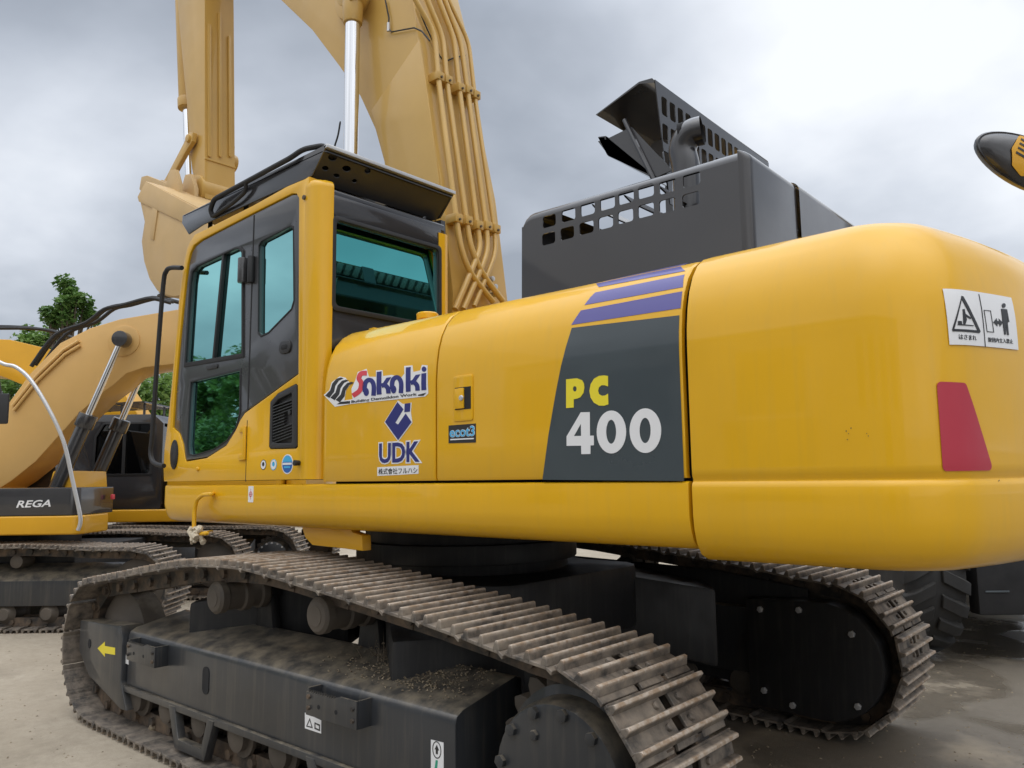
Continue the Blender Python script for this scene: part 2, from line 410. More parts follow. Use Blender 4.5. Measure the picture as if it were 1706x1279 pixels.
def text_fit(s, u0, v0, u1, v1, offset=0., shear=0., ext=.0006, sp=1., fn=None, name='lettering', tilt=0., bis=None, base=None):
    """text stretched into the rectangle u0..u1, v0..v1 (measured without the offset), then mapped by fn"""
    me0 = conv(textcurve(s, 1, 0, shear, 0, 'LEFT', sp), None, 't')
    xs = [q.co.x for q in me0.vertices]; ys = [q.co.y for q in me0.vertices]
    bx0, bx1, by0, by1 = min(xs), max(xs), min(ys), max(ys); bpy.data.meshes.remove(me0)
    sx = (u1-u0)/(bx1-bx0); sy = (v1-v0)/(by1-by0)
    def g(a, b, c):
        u = u0+(a-bx0)*sx; v = v0+(b-by0)*sy + (u-u0)*tilt if False else v0+(b-by0)*sy
        v += ((a-bx0)*sx)*tilt
        return fn(u, v, c)
    return conv(textcurve(s, 1, offset, shear, ext, 'LEFT', sp), g, name)

# ------------------------------------------------------------------ ground
mb = MB(); gs = 400; 
mb.add([(-gs, -gs, 0), (gs, -gs, 0), (gs, gs, 0), (-gs, gs, 0)], [(0, 1, 2, 3)])
g_ = mb.build('ground', M['ground']); tag(g_, kind='structure')

# ================================================================== the main excavator
EX = empty('crawler_excavator', (0, 0, 0), 0, 'big yellow crawler excavator in the foreground with black roof guard and raised boom', 'excavator')
YS = 1.357
PROF = [(.006, 1.586), (0, 1.598), (0, 1.75), (0, 1.9), (0, 2.05), (.006, 2.12), (.02, 2.19), (.045, 2.25), (.085, 2.305), (.14, 2.35), (.21, 2.382), (.30, 2.398), (.46, 2.405)]
PROF = [(i_ if z_ < 2.06 or i_ > .4 else i_*.82, z_ if z_ < 2.05 else 2.05+(z_-2.05)*1.10) for i_, z_ in PROF]
def inset(z):
    if z <= PROF[1][1]: return 0.
    for (a, z0), (b, z1) in zip(PROF[1:], PROF[2:]):
        if z <= z1: return a+(b-a)*(z-z0)/(z1-z0)
    return PROF[-1][0]
def ysurf(z): return YS-inset(z)
def PS(px, py):                       # pixel -> point on the side sheet metal
    a, b = YS, YS-.5
    for _ in range(40):
        c = (a+b)/2; p = on(px, py, 'y', c)
        if c > ysurf(p.z): a = c
        else: b = c
    return p
def S(px, py, y=YS):
    p = on(px, py, 'y', y); return (p.x, p.z)

# ---- base frame
def profile_strip(name, prof, xs, mat, parent, side=1, lip=.03):
    """sheet-metal strip: profile (inset, z) swept along x; xs = [(x, extra inset)]"""
    rings = []
    for x, ex in xs:
        rings.append([(x, side*(YS-i-ex), z) for i, z in prof])
    mb = MB().loft(rings, False)
    return mb.build(name, mat, parent, ang=40)
FR = [(.10, 1.574), (.012, 1.574), (.002, 1.568), (0, 1.555), (0, 1.45), (.004, 1.425), (.012, 1.395), (.026, 1.365), (.05, 1.342), (.10, 1.328), (.2, 1.324), (.6, 1.324)]
profile_strip('base_frame', FR, [(1.572, .06), (1.578, .03), (1.575, .012), (1.56, .003), (1.535, 0), (.5, 0), (-1, 0), (-2.412, 0), (-2.418, .004), (-2.42, .03)], M['yellow'], EX)
profile_strip('base_frame', FR, [(1.572, .06), (1.575, .012), (1.535, 0), (-2.412, 0), (-2.42, .03)], M['yellow'], EX, -1)
mb = MB(); mb.prism(rpoly([(1.565, -1.28), (1.565, 1.28), (-2.41, 1.28), (-2.41, -1.28)], .05), 'z', 1.335, 1.565); mb.build('deck', M['dark'], EX)
# inner body so that the seams are dark
mb = MB(); mb.prism([(-1.29, 1.567), (1.29, 1.567), (1.29, 2.10), (1.12, 2.33), (-1.12, 2.33), (-1.29, 2.10)], 'x', -.27, -2.425); mb.build('inner_bulkhead', M['dark'], EX)

# ---- side doors
def lips(x0, x1, first=None):
    a = first or [(x0, .03), (x0, .006), (x0-.006, .001), (x0-.016, 0)]
    return a + [(x0+(x1-x0)*.5, 0)] + [(x1+.016, 0), (x1+.006, .001), (x1, .006), (x1, .03)]
d1 = profile_strip('side_door', PROF, lips(-.215, -1.112, [(-.207, .12), (-.203, .085), (-.206, .05), (-.217, .022), (-.238, .006), (-.27, 0)]), M['yellow'], EX)
d2 = profile_strip('side_door', PROF, lips(-1.122, -2.412), M['yellow'], EX)
profile_strip('side_door', PROF, lips(-.215, -1.112), M['yellow'], EX, -1)
profile_strip('side_door', PROF, lips(-1.122, -2.412), M['yellow'], EX, -1)
mb = MB(); mb.box((-.21, -.905, 2.40), (-2.42, .905, 2.442)); mb.build('deck_cover', M['yellow'], EX, .006)
# door lock
lk = PS(772, 663); yx = .0
me = fill([rrect(-.062, -.105, .062, .105, .012)], .006, .0025, lambda u, v, w_: Vector((lk.x-u, YS+.002+w_, lk.z+v)))
lp = link('lock_plate', me, M['yellow'], d2)
MB().box((lk.x+.048, YS+.004, lk.z-.052), (lk.x-.052, YS+.0065, lk.z+.05)).build('lock_recess', M['dark'], d2)
MB().box((lk.x+.044, YS+.0045, lk.z-.048), (lk.x-.012, YS+.014, lk.z+.046)).build('lock_lever', M['yellow'], d2, .004)
MB().cyl((lk.x+.0, YS+.012, lk.z), (lk.x, YS+.019, lk.z), .014, .012, 14).build('lock_cylinder', M['silver'], d2, .002)

# ---- counterweight
CWP = [(.75, 1.305), (.30, 1.305), (.14, 1.312), (.07, 1.332), (.03, 1.368), (.010, 1.41), (.001, 1.46), (0, 1.52), (.0, 1.552), (.004, 1.566), (.012, 1.574), (.012, 1.582), (.006, 1.592), (.004, 1.62), (.004, 1.8), (.004, 2.05), (.010, 2.12), (.026, 2.19), (.052, 2.25), (.092, 2.305), (.147, 2.35), (.215, 2.382), (.30, 2.402), (.46, 2.414), (.75, 2.42)]
CWP = [(i_ if 1.5 < z_ < 2.06 or i_ > .5 else i_*.74, z_-.02*max(0, (1.5-z_)/.19) if z_ < 2.05 else 2.05+(z_-2.05)*1.10) for i_, z_ in CWP]
def cwz(x, z):          # the top of the casting rises a little towards the rear
    return z if z < 2.05 else z+(z-2.05)*.02*min(1, max(0, (-2.44-x)/.6))
def cw_ring(d, z, n=40):
    Rr = 3.50-d; ys = YS-d; fr = max(.05, .30-d*.55)
    # side line, fillet, rear arc (about the swing centre), mirrored
    cy_ = ys-fr; cx_ = -math.sqrt(max(0, (Rr-fr)**2-cy_**2))
    a_end = math.atan2(cy_, cx_)            # direction of the tangent point on the arc
    pts = [(-2.435, ys), (-2.44, ys), (-2.6, ys), (-2.8, ys)]
    for i in range(17):
        a = math.pi/2 + (a_end-math.pi/2)*i/16; pts.append((cx_+fr*math.cos(a), cy_+fr*math.sin(a)))
    for i in range(1, 31):
        a = a_end + (math.pi-a_end)*i/30; pts.append((Rr*math.cos(a), Rr*math.sin(a)))
    full = pts + [(x, -y) for x, y in pts[:-1][::-1]]
    return [(x, y, cwz(x, z)) for x, y in full]
rings = [cw_ring(d, z) for d, z in CWP]
# soft front edge: pull the first station in
mb = MB(); mb.loft(rings, False)
n_ = len(rings[0])
mb.add(rings[-1], [tuple(range(n_))]); mb.add(rings[0], [tuple(range(n_))])
fr_ = [r[0] for r in rings]; bk_ = [r[-1] for r in rings]
mb.add(fr_ + bk_[::-1], [tuple(range(2*len(rings)))])
me = mb.mesh('counterweight', 0, ang=40)
bm = bmesh.new(); bm.from_mesh(me); bmesh.ops.remove_doubles(bm, verts=bm.verts, dist=1e-4); bmesh.ops.recalc_face_normals(bm, faces=bm.faces)
es = [q for q in bm.edges if abs(q.verts[0].co.x+2.435) < .001 and abs(q.verts[1].co.x+2.435) < .001 and abs(q.verts[0].co.y) > .7 and q.verts[0].co.y*q.verts[1].co.y > 0]
bm.to_mesh(me); bm.free(); shade(me, 40)
CW = link('counterweight', me, M['yellow'], EX)
def cw_surf(px, py):                  # pixel -> point on counterweight, solved along the ray
    d = ray(px, py)
    def ins(z):
        pr = CWP
        for (a, z0), (b, z1) in zip(pr[1:], pr[2:]):
            if z <= z1: return a+(b-a)*(z-z0)/max(1e-6, z1-z0)
        return .3
    def depth(P):
        dd = ins(P.z); Rr = 3.50-dd; ys = YS-dd; fr = max(.05, .30-dd*.55)
        cy_ = ys-fr; cx_ = -math.sqrt((Rr-fr)**2-cy_**2)
        q = Vector((P.x, P.y))
        if P.x > cx_: return P.y-ys
        a = q.angle(Vector((cx_, cy_))) if q.length else 0
        if math.atan2(P.y, -P.x) > math.atan2(cy_, -cx_): return (q-Vector((cx_, cy_))).length-fr
        return q.length-Rr
    t0 = 1.; 
    while depth(CAM+d*t0) > 0 and t0 < 8: t0 += .02
    a, b = t0-.02, t0
    for _ in range(25):
        c = (a+b)/2
        if depth(CAM+d*c) > 0: a = c
        else: b = c
    P = CAM+d*a; return P

# ---- decals on the side
def onside(off):
    return lambda u, v, w_: Vector((u, ysurf(v)+off+w_, v))
ZB = [1.75, 1.9, 2.05, 2.09, 2.12, 2.15, 2.19, 2.22, 2.25, 2.28, 2.305, 2.33, 2.35, 2.365, 2.38, 2.395, 2.41]
def decal(name, pix, mat, parent, off=.0012, fn=None, rad=0, holes=()):
    pts = [PS(*q) for q in pix]; ol = [(p.x, p.z) for p in pts]
    if rad: ol = rpoly(ol, rad)
    cu = bpy.data.curves.new('t', 'CURVE'); cu.dimensions = '2D'; cu.fill_mode = 'BOTH'; cu.extrude = .0005
    for o_ in [ol]+[[(p.x, p.z) for p in (PS(*q) for q in h)] for h in holes]:
        sp = cu.splines.new('POLY'); sp.points.add(len(o_)-1); sp.use_cyclic_u = True
        for q, p in zip(sp.points, o_): q.co = (p[0], p[1], 0, 1)
    return link(name, conv(cu, onside(off), name, 35, ZB), mat, parent)
decal('panel_decal', [(904, 799), (908, 770), (914, 725), (920, 690), (927, 650), (935, 610), (944, 575), (953, 546), (1132, 525), (1140, 801)], M['slate'], d2)
decal('stripe_decal', [(952, 541), (968, 517), (1137, 485), (1134, 513)], M['purple'], d2)
decal('stripe_decal', [(974, 508), (992, 487), (1141, 457), (1138, 478)], M['purple'], d2)
decal('stripe_decal', [(998, 478), (1012, 467), (1080, 452), (1146, 438), (1142, 451)], M['purple'], d2)
def sidetext(s, p_bl, p_tr, mat, parent, offset=0., shear=0., off=.003, sp=1., tilt=0., name='lettering'):
    a = PS(*p_bl); b = PS(*p_tr)
    fn = lambda u, v, w_: Vector((-u, ysurf(v)+off+w_, v))
    return link(name, text_fit(s, -a.x, a.z, -b.x, b.z-( -b.x+a.x)*tilt, offset, shear, .0004, sp, fn, name, tilt), mat, parent)
def zat(px, py): return PS(px, py).z
def zp(x, y): return (900+x/7.104, 610+y/7.104)
def num(outer, mat, *holes): decal('lettering', [zp(*q) for q in outer], mat, d2, .003, holes=[[zp(*q) for q in h] for h in holes])
num([(312, 155), (440, 143), (500, 165), (522, 205), (528, 250), (518, 315), (480, 368), (440, 384), (402, 390), (402, 488), (312, 495)], M['lime'], circle(415, 268, 22, 14, 32))
num([(808, 115), (808, 240), (770, 225), (730, 225), (702, 250), (690, 290), (702, 330), (735, 350), (775, 345), (808, 325), (812, 450), (760, 467), (700, 465), (640, 430), (602, 370), (588, 290), (602, 215), (640, 150), (700, 115), (760, 108)], M['lime'])
num([(318, 830), (485, 545), (592, 542), (594, 822), (640, 820), (640, 935), (600, 937), (600, 1038), (492, 1040), (490, 940), (318, 942)], M['white'], [(405, 826), (487, 680), (490, 824)])
num(circle(848, 778, 174, 40, 254), M['white'], circle(845, 775, 59, 28, 142))
num(circle(1250, 762, 187, 40, 264), M['white'], circle(1247, 760, 66, 28, 150))
# the contractor's name: white backing, red S, navy letters, tag line
def pt(px, py): q = PS(px, py); return (q.x, q.z)
def shape(name, pix, mat, parent, off, rad=0.): return decal(name, pix, mat, parent, off, rad=rad)
def zoomc(zx, zy): return (400+zx*450/1706, 580+zy*240/910)
shape('logo_backing', [zoomc(*q) for q in [(530, 295), (565, 265), (580, 215), (630, 178), (665, 185), (700, 225), (672, 262), (660, 330), (712, 322), (705, 255), (730, 200), (745, 150), (800, 130), (815, 180), (860, 180), (860, 140), (900, 138), (905, 175), (960, 168), (1020, 185), (1040, 160), (1038, 112), (1090, 108), (1095, 150), (1140, 140), (1150, 105), (1185, 108), (1190, 285), (1170, 305), (700, 352), (600, 370)]], M['white'], d1, .0012)
for k, dx_ in enumerate((0, 33, 66)):
    shape('logo_wave', [zoomc(x+dx_, y+k*14) for x, y in [(540, 298), (572, 265), (585, 222), (612, 192), (640, 184), (655, 190), (626, 204), (603, 238), (596, 275), (566, 314)]], M['ink'], d1, .0024)
shape('logo_bar', [zoomc(*q) for q in [(612, 354), (640, 338), (697, 333), (696, 349)]], M['ink'], d1, .0024)
shape('logo_bar', [zoomc(*q) for q in [(1128, 293), (1178, 281), (1160, 300), (1126, 301)]], M['ink'], d1, .0024)
def stroke(name, path, hw, mat, parent, off=.0026, smooth=True):
    """thick stroke laid on the side; path in label coordinates"""
    sm = smooth_path([(x, y, 0) for x, y in path], 5) if smooth else [Vector((x, y, 0)) for x, y in path]; Lf = []; Rt = []
    for i, p in enumerate(sm):
        d = (sm[min(i+1, len(sm)-1)]-sm[max(i-1, 0)]).normalized(); nn = Vector((-d.y, d.x, 0))*hw
        Lf.append(p+nn); Rt.append(p-nn)
    return decal(name, [zoomc(q.x, q.y) for q in Lf+Rt[::-1]], mat, parent, off)
stroke('logo_letter', [(803, 157), (768, 160), (753, 190), (768, 222), (757, 268), (714, 300)], 15, M['redv'], d1)
def poly(pts): return decal('logo_letter', [zoomc(*q) for q in pts], M['navy'], d1, .0026)
def a_letter(x, y):
    stroke('logo_letter', [(x+60, y), (x+62, y-60), (x+50, y-92), (x+30, y-100), (x+10, y-84), (x+4, y-55), (x+6, y-25)], 14, M['navy'], d1)
    decal('logo_letter', [zoomc(x+14+17*math.cos(k*.5236), y-24+26*math.sin(k*.5236)) for k in range(12)], M['navy'], d1, .0029)
a_letter(785, 300); a_letter(958, 284)
def k_letter(x, y, h):
    poly([(x, y), (x, y-h), (x+30, y-h-3), (x+30, y-3)])
    poly([(x+26, y-55), (x+62, y-108), (x+92, y-112), (x+56, y-58)])
    stroke('logo_letter', [(x+30, y-58), (x+52, y-60), (x+70, y-40), (x+74, y-8)], 14, M['navy'], d1, .0029)
k_letter(866, 294, 145); k_letter(1050, 276, 155)
poly([(1148, 266), (1148, 160), (1178, 156), (1178, 263)])
decal('logo_letter', [zoomc(1164+15*math.cos(k*.5236), 132+17*math.sin(k*.5236)) for k in range(12)], M['navy'], d1, .0026)
_a = PS(*zoomc(706, 350)); _b = PS(*zoomc(1117, 303)); _c = PS(*zoomc(1117, 281)); _t = (_b.z-_a.z)/(_a.x-_b.x)
link('lettering', text_fit('Building Demoildon Work', -_a.x, _a.z, -_b.x, _a.z+_c.z-_b.z, .02, 0, .0004, 1, lambda u, v, w_: Vector((-u, ysurf(v)+.0028+w_, v)), 'lettering', _t), M['ink'], d1)
# lower logo
shape('logo_backing', [zoomc(*q) for q in [(912, 468), (998, 330), (1030, 352), (1085, 343), (1080, 405), (1090, 470), (1000, 590)]], M['white'], d1, .0012)
shape('logo_diamond', [zoomc(*q) for q in [(918, 465), (996, 340), (1034, 385), (983, 470), (1000, 482), (1048, 412), (1085, 466), (1000, 580)]], M['navy'], d1, .0024)
shape('logo_diamond', [zoomc(*q) for q in [(1042, 350), (1078, 345), (1075, 400), (1040, 404)]], M['navy'], d1, .0024)
def word(s, bl, tr, mat, of, bk):
    sidetext(s, zoomc(*bl), zoomc(*tr), M['white'], d1, of+bk, off=.0012)
    sidetext(s, zoomc(*bl), zoomc(*tr), mat, d1, of, off=.0026)
word('UDK', (883, 722), (1128, 592), M['navy'], .028, .05)
shape('logo_backing', [zoomc(*q) for q in [(868, 752), (1000, 744), (1128, 738), (1128, 792), (1000, 800), (868, 806)]], M['white'], d1, .0012)
sidetext('株式會社フルハシ', zoomc(876, 798), zoomc(1122, 750), M['ink'], d1, .004, off=.0026, tilt=.01)
# eco label
shape('label_plate', [zoomc(*q) for q in [(1318, 488), (1490, 475), (1490, 595), (1318, 600)]], M['ink'], d2, .0012)
sidetext('ecot3', zoomc(1328, 562), zoomc(1482, 490), M['white'], d2, .035, off=.002)
sidetext('ecot3', zoomc(1328, 562), zoomc(1482, 490), M['cyan'], d2, .008, off=.0032)
shape('label_line', [zoomc(*q) for q in [(1330, 573), (1478, 566), (1478, 574), (1330, 581)]], M['white'], d2, .0024)

# ---- warning label and reflector on the counterweight
def cwfill(name, pix, mat, off, rad=0, thick=.001):
    P = [cw_surf(*q) for q in pix]
    c = sum(P, Vector())/len(P); rad_dir = Vector((c.x, c.y, 0))
    # local frame: outward normal of the surface at the centre
    e1 = (cw_surf(pix[1][0], pix[1][1])-cw_surf(pix[0][0], pix[0][1])).normalized()
    return P
def cw_frame(px, py):
    c = cw_surf(px, py); a = cw_surf(px+6, py); b = cw_surf(px, py-6)
    n = (a-c).cross(b-c).normalized()
    if n.dot(CAM-c) < 0: n = -n
    tu = Vector((-n.y, n.x, 0)).normalized()
    if tu.dot(CXA) < 0: tu = -tu
    return c, tu, n.cross(tu).normalized() if n.cross(tu).z > 0 else -n.cross(tu).normalized(), n
def cw_decal(name, centre, pix, mat, off, parent=None, rad=0., holes=()):
    """flat label bent onto the counterweight: outline pixels projected, thickness outwards"""
    c, tu, tv, n = cw_frame(*centre)
    def uv(q): p = cw_surf(*q)-c; return (p.dot(tu), p.z/ (tv.z or 1))
    ol = [uv(q) for q in pix]
    if rad: ol = rpoly(ol, rad)
    cu = bpy.data.curves.new('t', 'CURVE'); cu.dimensions = '2D'; cu.fill_mode = 'BOTH'; cu.extrude = .0004
    for o_ in [ol]+[[uv(q) for q in h] for h in holes]:
        sp = cu.splines.new('POLY'); sp.points.add(len(o_)-1); sp.use_cyclic_u = True
        for q, p in zip(sp.points, o_): q.co = (p[0], p[1], 0, 1)
    return link(name, conv(cu, cw_map(c, tu, tv, n, off), name, 35, [i*.04-.4 for i in range(20)], [i*.03-.3 for i in range(21)]), mat, CW)
def cw_map(c, tu, tv, n, off):
    def g(u, v, w_):
        P = c+tu*u+tv*v
        # slide along n to the surface: arc about the swing centre
        z = P.z; dd = .004
        for (a, z0), (b, z1) in zip(CWP[12:], CWP[13:]):
            if z0 <= z <= z1: dd = a+(b-a)*(z-z0)/(z1-z0)
        Rr = 3.50-dd; ys = YS-dd; fr = max(.05, .30-dd*.55); cy_ = ys-fr; cx_ = -math.sqrt((Rr-fr)**2-cy_**2)
        q = Vector((P.x, P.y))
        if math.atan2(P.y, -P.x) > math.atan2(cy_, -cx_):
            if P.x > cx_: q2 = Vector((P.x, ys+off+w_))
            else: dv = (q-Vector((cx_, cy_))).normalized(); q2 = Vector((cx_, cy_))+dv*(fr+off+w_)
        else: q2 = q.normalized()*(Rr+off+w_)
        return Vector((q2.x, q2.y, z))
    return g
def zc(x, y): return (1106+x*600/1705, 350+y*450/1279)
cw_decal('warning_label', (1632, 535), [zc(*q) for q in [(1306, 372), (1640, 415), (1674, 662), (1340, 637)]], M['white'], .003)
# triangle outline, box, person, arrow
cw_decal('pictogram', (1632, 535), [zc(*q) for q in [(1402, 406), (1412, 410), (1493, 575), (1488, 583), (1356, 574), (1354, 566)]], M['ink'], .0045, holes=[[zc(*q) for q in [(1404, 424), (1478, 570), (1366, 563)]]])
for pl in ([(1385, 525), (1404, 526), (1406, 545), (1387, 544)], [(1408, 470), (1417, 468), (1428, 520), (1420, 545), (1412, 543)], [(1420, 490), (1448, 510), (1446, 517), (1418, 502)], [(1384, 540), (1460, 546), (1460, 550), (1384, 545)]):
    cw_decal('pictogram', (1632, 535), [zc(*q) for q in pl], M['ink'], .0045)
cw_decal('pictogram', (1632, 535), [zc(*q) for q in [(1508, 473), (1541, 476), (1557, 580), (1523, 577)]], M['ink'], .0045, holes=[[zc(*q) for q in [(1511, 476), (1539, 479), (1554, 577), (1525, 574)]]])
cw_decal('pictogram', (1632, 535), [zc(*q) for q in [(1553, 532), (1568, 512), (1571, 525), (1580, 526), (1578, 514), (1598, 533), (1584, 553), (1581, 540), (1572, 539), (1573, 551)]], M['ink'], .0045)
cw_decal('pictogram', (1632, 535), [zc(1603+9*math.cos(a*.628), 452+11*math.sin(a*.628)) for a in range(10)], M['ink'], .0045)
cw_decal('pictogram', (1632, 535), [zc(*q) for q in [(1590, 468), (1618, 470), (1629, 530), (1623, 531), (1617, 500), (1627, 592), (1618, 592), (1612, 535), (1613, 590), (1605, 590), (1600, 500), (1602, 528), (1596, 527)]], M['ink'], .0045)
cw_decal('label_rule', (1632, 535), [zc(*q) for q in [(1483, 398), (1486, 398), (1517, 648), (1514, 648)]], M['ink'], .0045)
def cw_text(s, bl, tr, name='lettering'):
    c, tu, tv, n = cw_frame(1632, 535)
    def uv(q): p = cw_surf(*q)-c; return (p.dot(tu), p.z/(tv.z or 1))
    a = uv(bl); b = uv(tr); br = uv((tr[0], bl[1]+(tr[0]-bl[0])*.08))
    tl = (br[1]-a[1])/(br[0]-a[0])
    link(name, text_fit(s, a[0], a[1], b[0], b[1]-(b[0]-a[0])*tl, .008, 0, .0003, 1, cw_map(c, tu, tv, n, .0045), name, tl), M['ink'], CW)
cw_text('はさまれ', zc(1390, 611), zc(1472, 595)); cw_text('旋回内立入禁止', zc(1529, 624), zc(1645, 612))
cw_decal('reflector', (1605, 710), [zc(*q) for q in [(1282, 812), (1425, 818), (1556, 1232), (1310, 1236)]], M['crimson'], .003, rad=.014)

# ---- cab
CB = empty('cab', (0, 0, 0)); CB.parent = EX
def sideplate(name, outlines, y0, y1, mat, parent=CB, bev=.004, ang=35):
    return link(name, fill(outlines, y1-y0, bev, lambda u, v, w_: Vector((u, (y0+y1)/2+w_, v)), name, ang), mat, parent)
def SS(pts): return [S(*q) for q in pts]
outer = SS([(273, 802), (272, 780), (274, 745), (277, 722), (281, 690), (286, 640), (292, 570), (298, 500), (304, 450), (308, 428), (312, 412), (318, 400), (324, 391), (364, 371), (422, 342), (479, 310), (508, 298)]) + [(-.062, S(508, 298)[1]+.005), (-.062, 1.60)]
blk = SS([(309, 769), (344, 763), (377, 742), (393, 716), (400, 700), (408, 688), (497, 623), (498, 330), (494, 322), (486, 322), (420, 355), (364, 384), (335, 399), (323, 408), (317, 420), (312, 440), (305, 500), (298, 570), (291, 650), (287, 712), (298, 722), (304, 740)])
vent = SS([(450, 669), (463, 655), (493, 639), (496, 642), (496, 744), (493, 747), (450, 748), (448, 745)])
sideplate('side_shell', [outer, blk, vent], YS-.06, YS, M['yellow'], bev=.003)
sw1 = SS([(308, 606), (313, 530), (317, 470), (320, 452), (328, 443), (390, 414), (398, 413), (403, 420), (403, 590)])
sw2 = SS([(317, 636), (399, 616), (398, 688), (392, 712), (377, 733), (355, 748), (322, 758), (313, 756), (311, 742)])
sw3 = SS([(430, 408), (434, 401), (482, 376), (487, 379), (488, 500), (484, 514), (446, 553), (434, 559), (429, 553)])
bout = SS([(307, 767), (344, 761), (376, 741), (392, 715), (399, 699), (407, 686), (496, 621), (497, 331), (494, 324), (486, 324), (420, 357), (364, 386), (336, 401), (325, 410), (319, 420), (314, 440), (307, 500), (300, 570), (293, 650), (289, 712), (299, 722), (305, 740)])
sideplate('door_panel', [bout, sw1, sw2, sw3], YS-.05, YS-.006, M['cabgrey'])
def pane(name, ol, y, mat=M['glass']):
    return link(name, fill([ol], .006, 0, lambda u, v, w_: Vector((u, y+w_, v)), name), mat, CB)
def grow(ol, k):
    c = Vector((sum(p[0] for p in ol)/len(ol), sum(p[1] for p in ol)/len(ol)))
    return [tuple(c+(Vector(p)-c)*k) for p in ol]
for q in (sw1, sw2, sw3): pane('window_pane', grow(q, 1.02), YS-.03)
# rubber rims round the openings
def rim(ol, wd, y0, y1, name='window_seal'):
    return sideplate(name, [grow(ol, 1+wd), grow(ol, 1-wd*.35)], y0, y1, M['rubber'], bev=.0015)
rim(sw1, .045, YS-.012, YS+.001); rim(sw2, .03, YS-.012, YS-.002); rim(sw3, .03, YS-.012, YS-.003)
# sliding-window divider, grab recess, seam strip, hinges, handle
a = S(371, 420); b = S(354, 598)
MB().prism([(a[0]-.012, a[1]), (a[0]+.012, a[1]), (b[0]+.012, b[1]), (b[0]-.012, b[1])], 'y', YS-.026, YS-.002).build('window_divider', M['rubber'], CB, .003)
a = S(422, 358); b = S(411, 690)
MB().prism([(a[0]-.006, a[1]), (a[0]+.004, a[1]), (b[0]+.004, b[1]), (b[0]-.006, b[1])], 'y', YS-.007, YS-.004).build('door_gap', M['dark'], CB)
for (px, py, hh, dx_) in ((407, 451, .16, 0), (421, 449, .17, 0)):
    p = S(px, py)
    MB().cyl((p[0], YS+.012, p[1]-hh/2), (p[0], YS+.012, p[1]+hh/2), .030 if px < 410 else .022, None, 14).build('door_hinge', M['cabgrey'] if px < 410 else M['rubber'], CB, .008)
for py in (668, 585):
    pass
p = S(475, 578)
sideplate('door_handle', [rrect(p[0]-.058, p[1]-.038, p[0]+.058, p[1]+.038, .035, 5)], YS-.008, YS+.006, M['plastic'])
sideplate('handle_slot', [rrect(p[0]-.032, p[1]-.014, p[0]+.032, p[1]+.014, .012, 4)], YS-.004, YS+.0075, M['dark'], bev=.001)
p = S(353, 610)
sideplate('window_latch', [rrect(p[0]-.07, p[1]-.018, p[0]+.07, p[1]+.012, .012, 4)], YS-.012, YS+.001, M['plastic'], bev=.002)
# black door hinge low on the yellow, door gap in the yellow
a = S(412, 700); b = S(412, 802)
MB().box((a[0]-.003, YS-.002, b[1]), (a[0]+.003, YS+.0008, a[1])).build('door_gap', M['dark'], CB)
p = S(407, 738)
MB().cyl((p[0]-.015, YS+.008, p[1]-.1), (p[0]-.015, YS+.008, p[1]+.1), .013, None, 10).build('lower_hinge', M['yellow'], CB, .003)
for dz in (-.085, .085): MB().box((p[0]-.02, YS-.001, p[1]+dz-.018), (p[0]+.05, YS+.010, p[1]+dz+.018)).build('hinge_leaf', M['yellow'], CB, .003)
# louvre vent
sideplate('vent_plate', [SS([(451, 670), (463, 656), (493, 640), (495, 643), (495, 743), (492, 746), (451, 747), (449, 744)])], YS-.06, YS-.018, M['plastic'], bev=.004)
sideplate('vent_frame', [SS([(451, 670), (463, 656), (493, 640), (495, 643), (495, 743), (492, 746), (451, 747), (449, 744)]), SS([(455, 676), (464, 665), (486, 654), (487, 657), (487, 735), (485, 738), (455, 738), (453, 735)])], YS-.03, YS+.004, M['plastic'], bev=.003)
for i in range(13):
    yl = 676+i*5.0
    xr_ = 487 if not 4 <= i <= 7 else 474
    yr = yl-12*(xr_-455)/32
    if yr < 657: continue
    a = S(455, yl); b = S(xr_, yr)
    mb = MB(); mb.add([(a[0], YS-.020, a[1]+.000), (b[0], YS-.020, b[1]+.000), (b[0], YS-.020, b[1]+.008), (a[0], YS-.020, a[1]+.008), (a[0], YS+.002, a[1]-.009), (b[0], YS+.002, b[1]-.009), (b[0], YS+.002, b[1]-.004), (a[0], YS+.002, a[1]-.004)],
        [(0, 1, 2, 3), (4, 5, 6, 7), (0, 1, 5, 4), (1, 2, 6, 5), (2, 3, 7, 6), (3, 0, 4, 7)]); mb.build('vent_slat', M['cabgrey'], CB)
p = S(482, 687); MB().cyl((p[0], YS-.02, p[1]), (p[0], YS+.002, p[1]), .013, None, 12).build('vent_lock', M['plastic'], CB, .002)
# round stickers, front lamp, knob
for (px, py, r_, mt, mt2) in ((439, 774, .030, 'ink', 'white'), (456, 774, .032, 'cyan', 'white'), (479, 773, .056, 'white', 'blue')):
    p = S(px, py)
    sideplate('round_sticker', [circle(p[0], p[1], r_, 28, r_*1.0)], YS, YS+.0012, M['white' if r_ > .05 else mt], bev=0)
    sideplate('sticker_print', [circle(p[0], p[1], r_*.86, 28), circle(p[0], p[1]+r_*.1, r_*.45, 20)] if r_ < .05 else [circle(p[0], p[1], r_*.88, 28)], YS+.001, YS+.0022, M[mt2], bev=0)
p = S(479, 773)
sideplate('sticker_print', [[(p[0]+.048*math.cos(a), p[1]+.048*math.sin(a)) for a in [R(15+150*i/12) for i in range(13)]]], YS+.002, YS+.003, M['cyan'], bev=0)
sideplate('sticker_print', [rrect(p[0]-.045, p[1]-.004, p[0]+.045, p[1]+.008, .002)], YS+.002, YS+.0034, M['white'], bev=0)
sideplate('sticker_print', [rrect(p[0]-.03, p[1]-.022, p[0]+.03, p[1]-.012, .002)], YS+.002, YS+.0034, M['cyan'], bev=0)
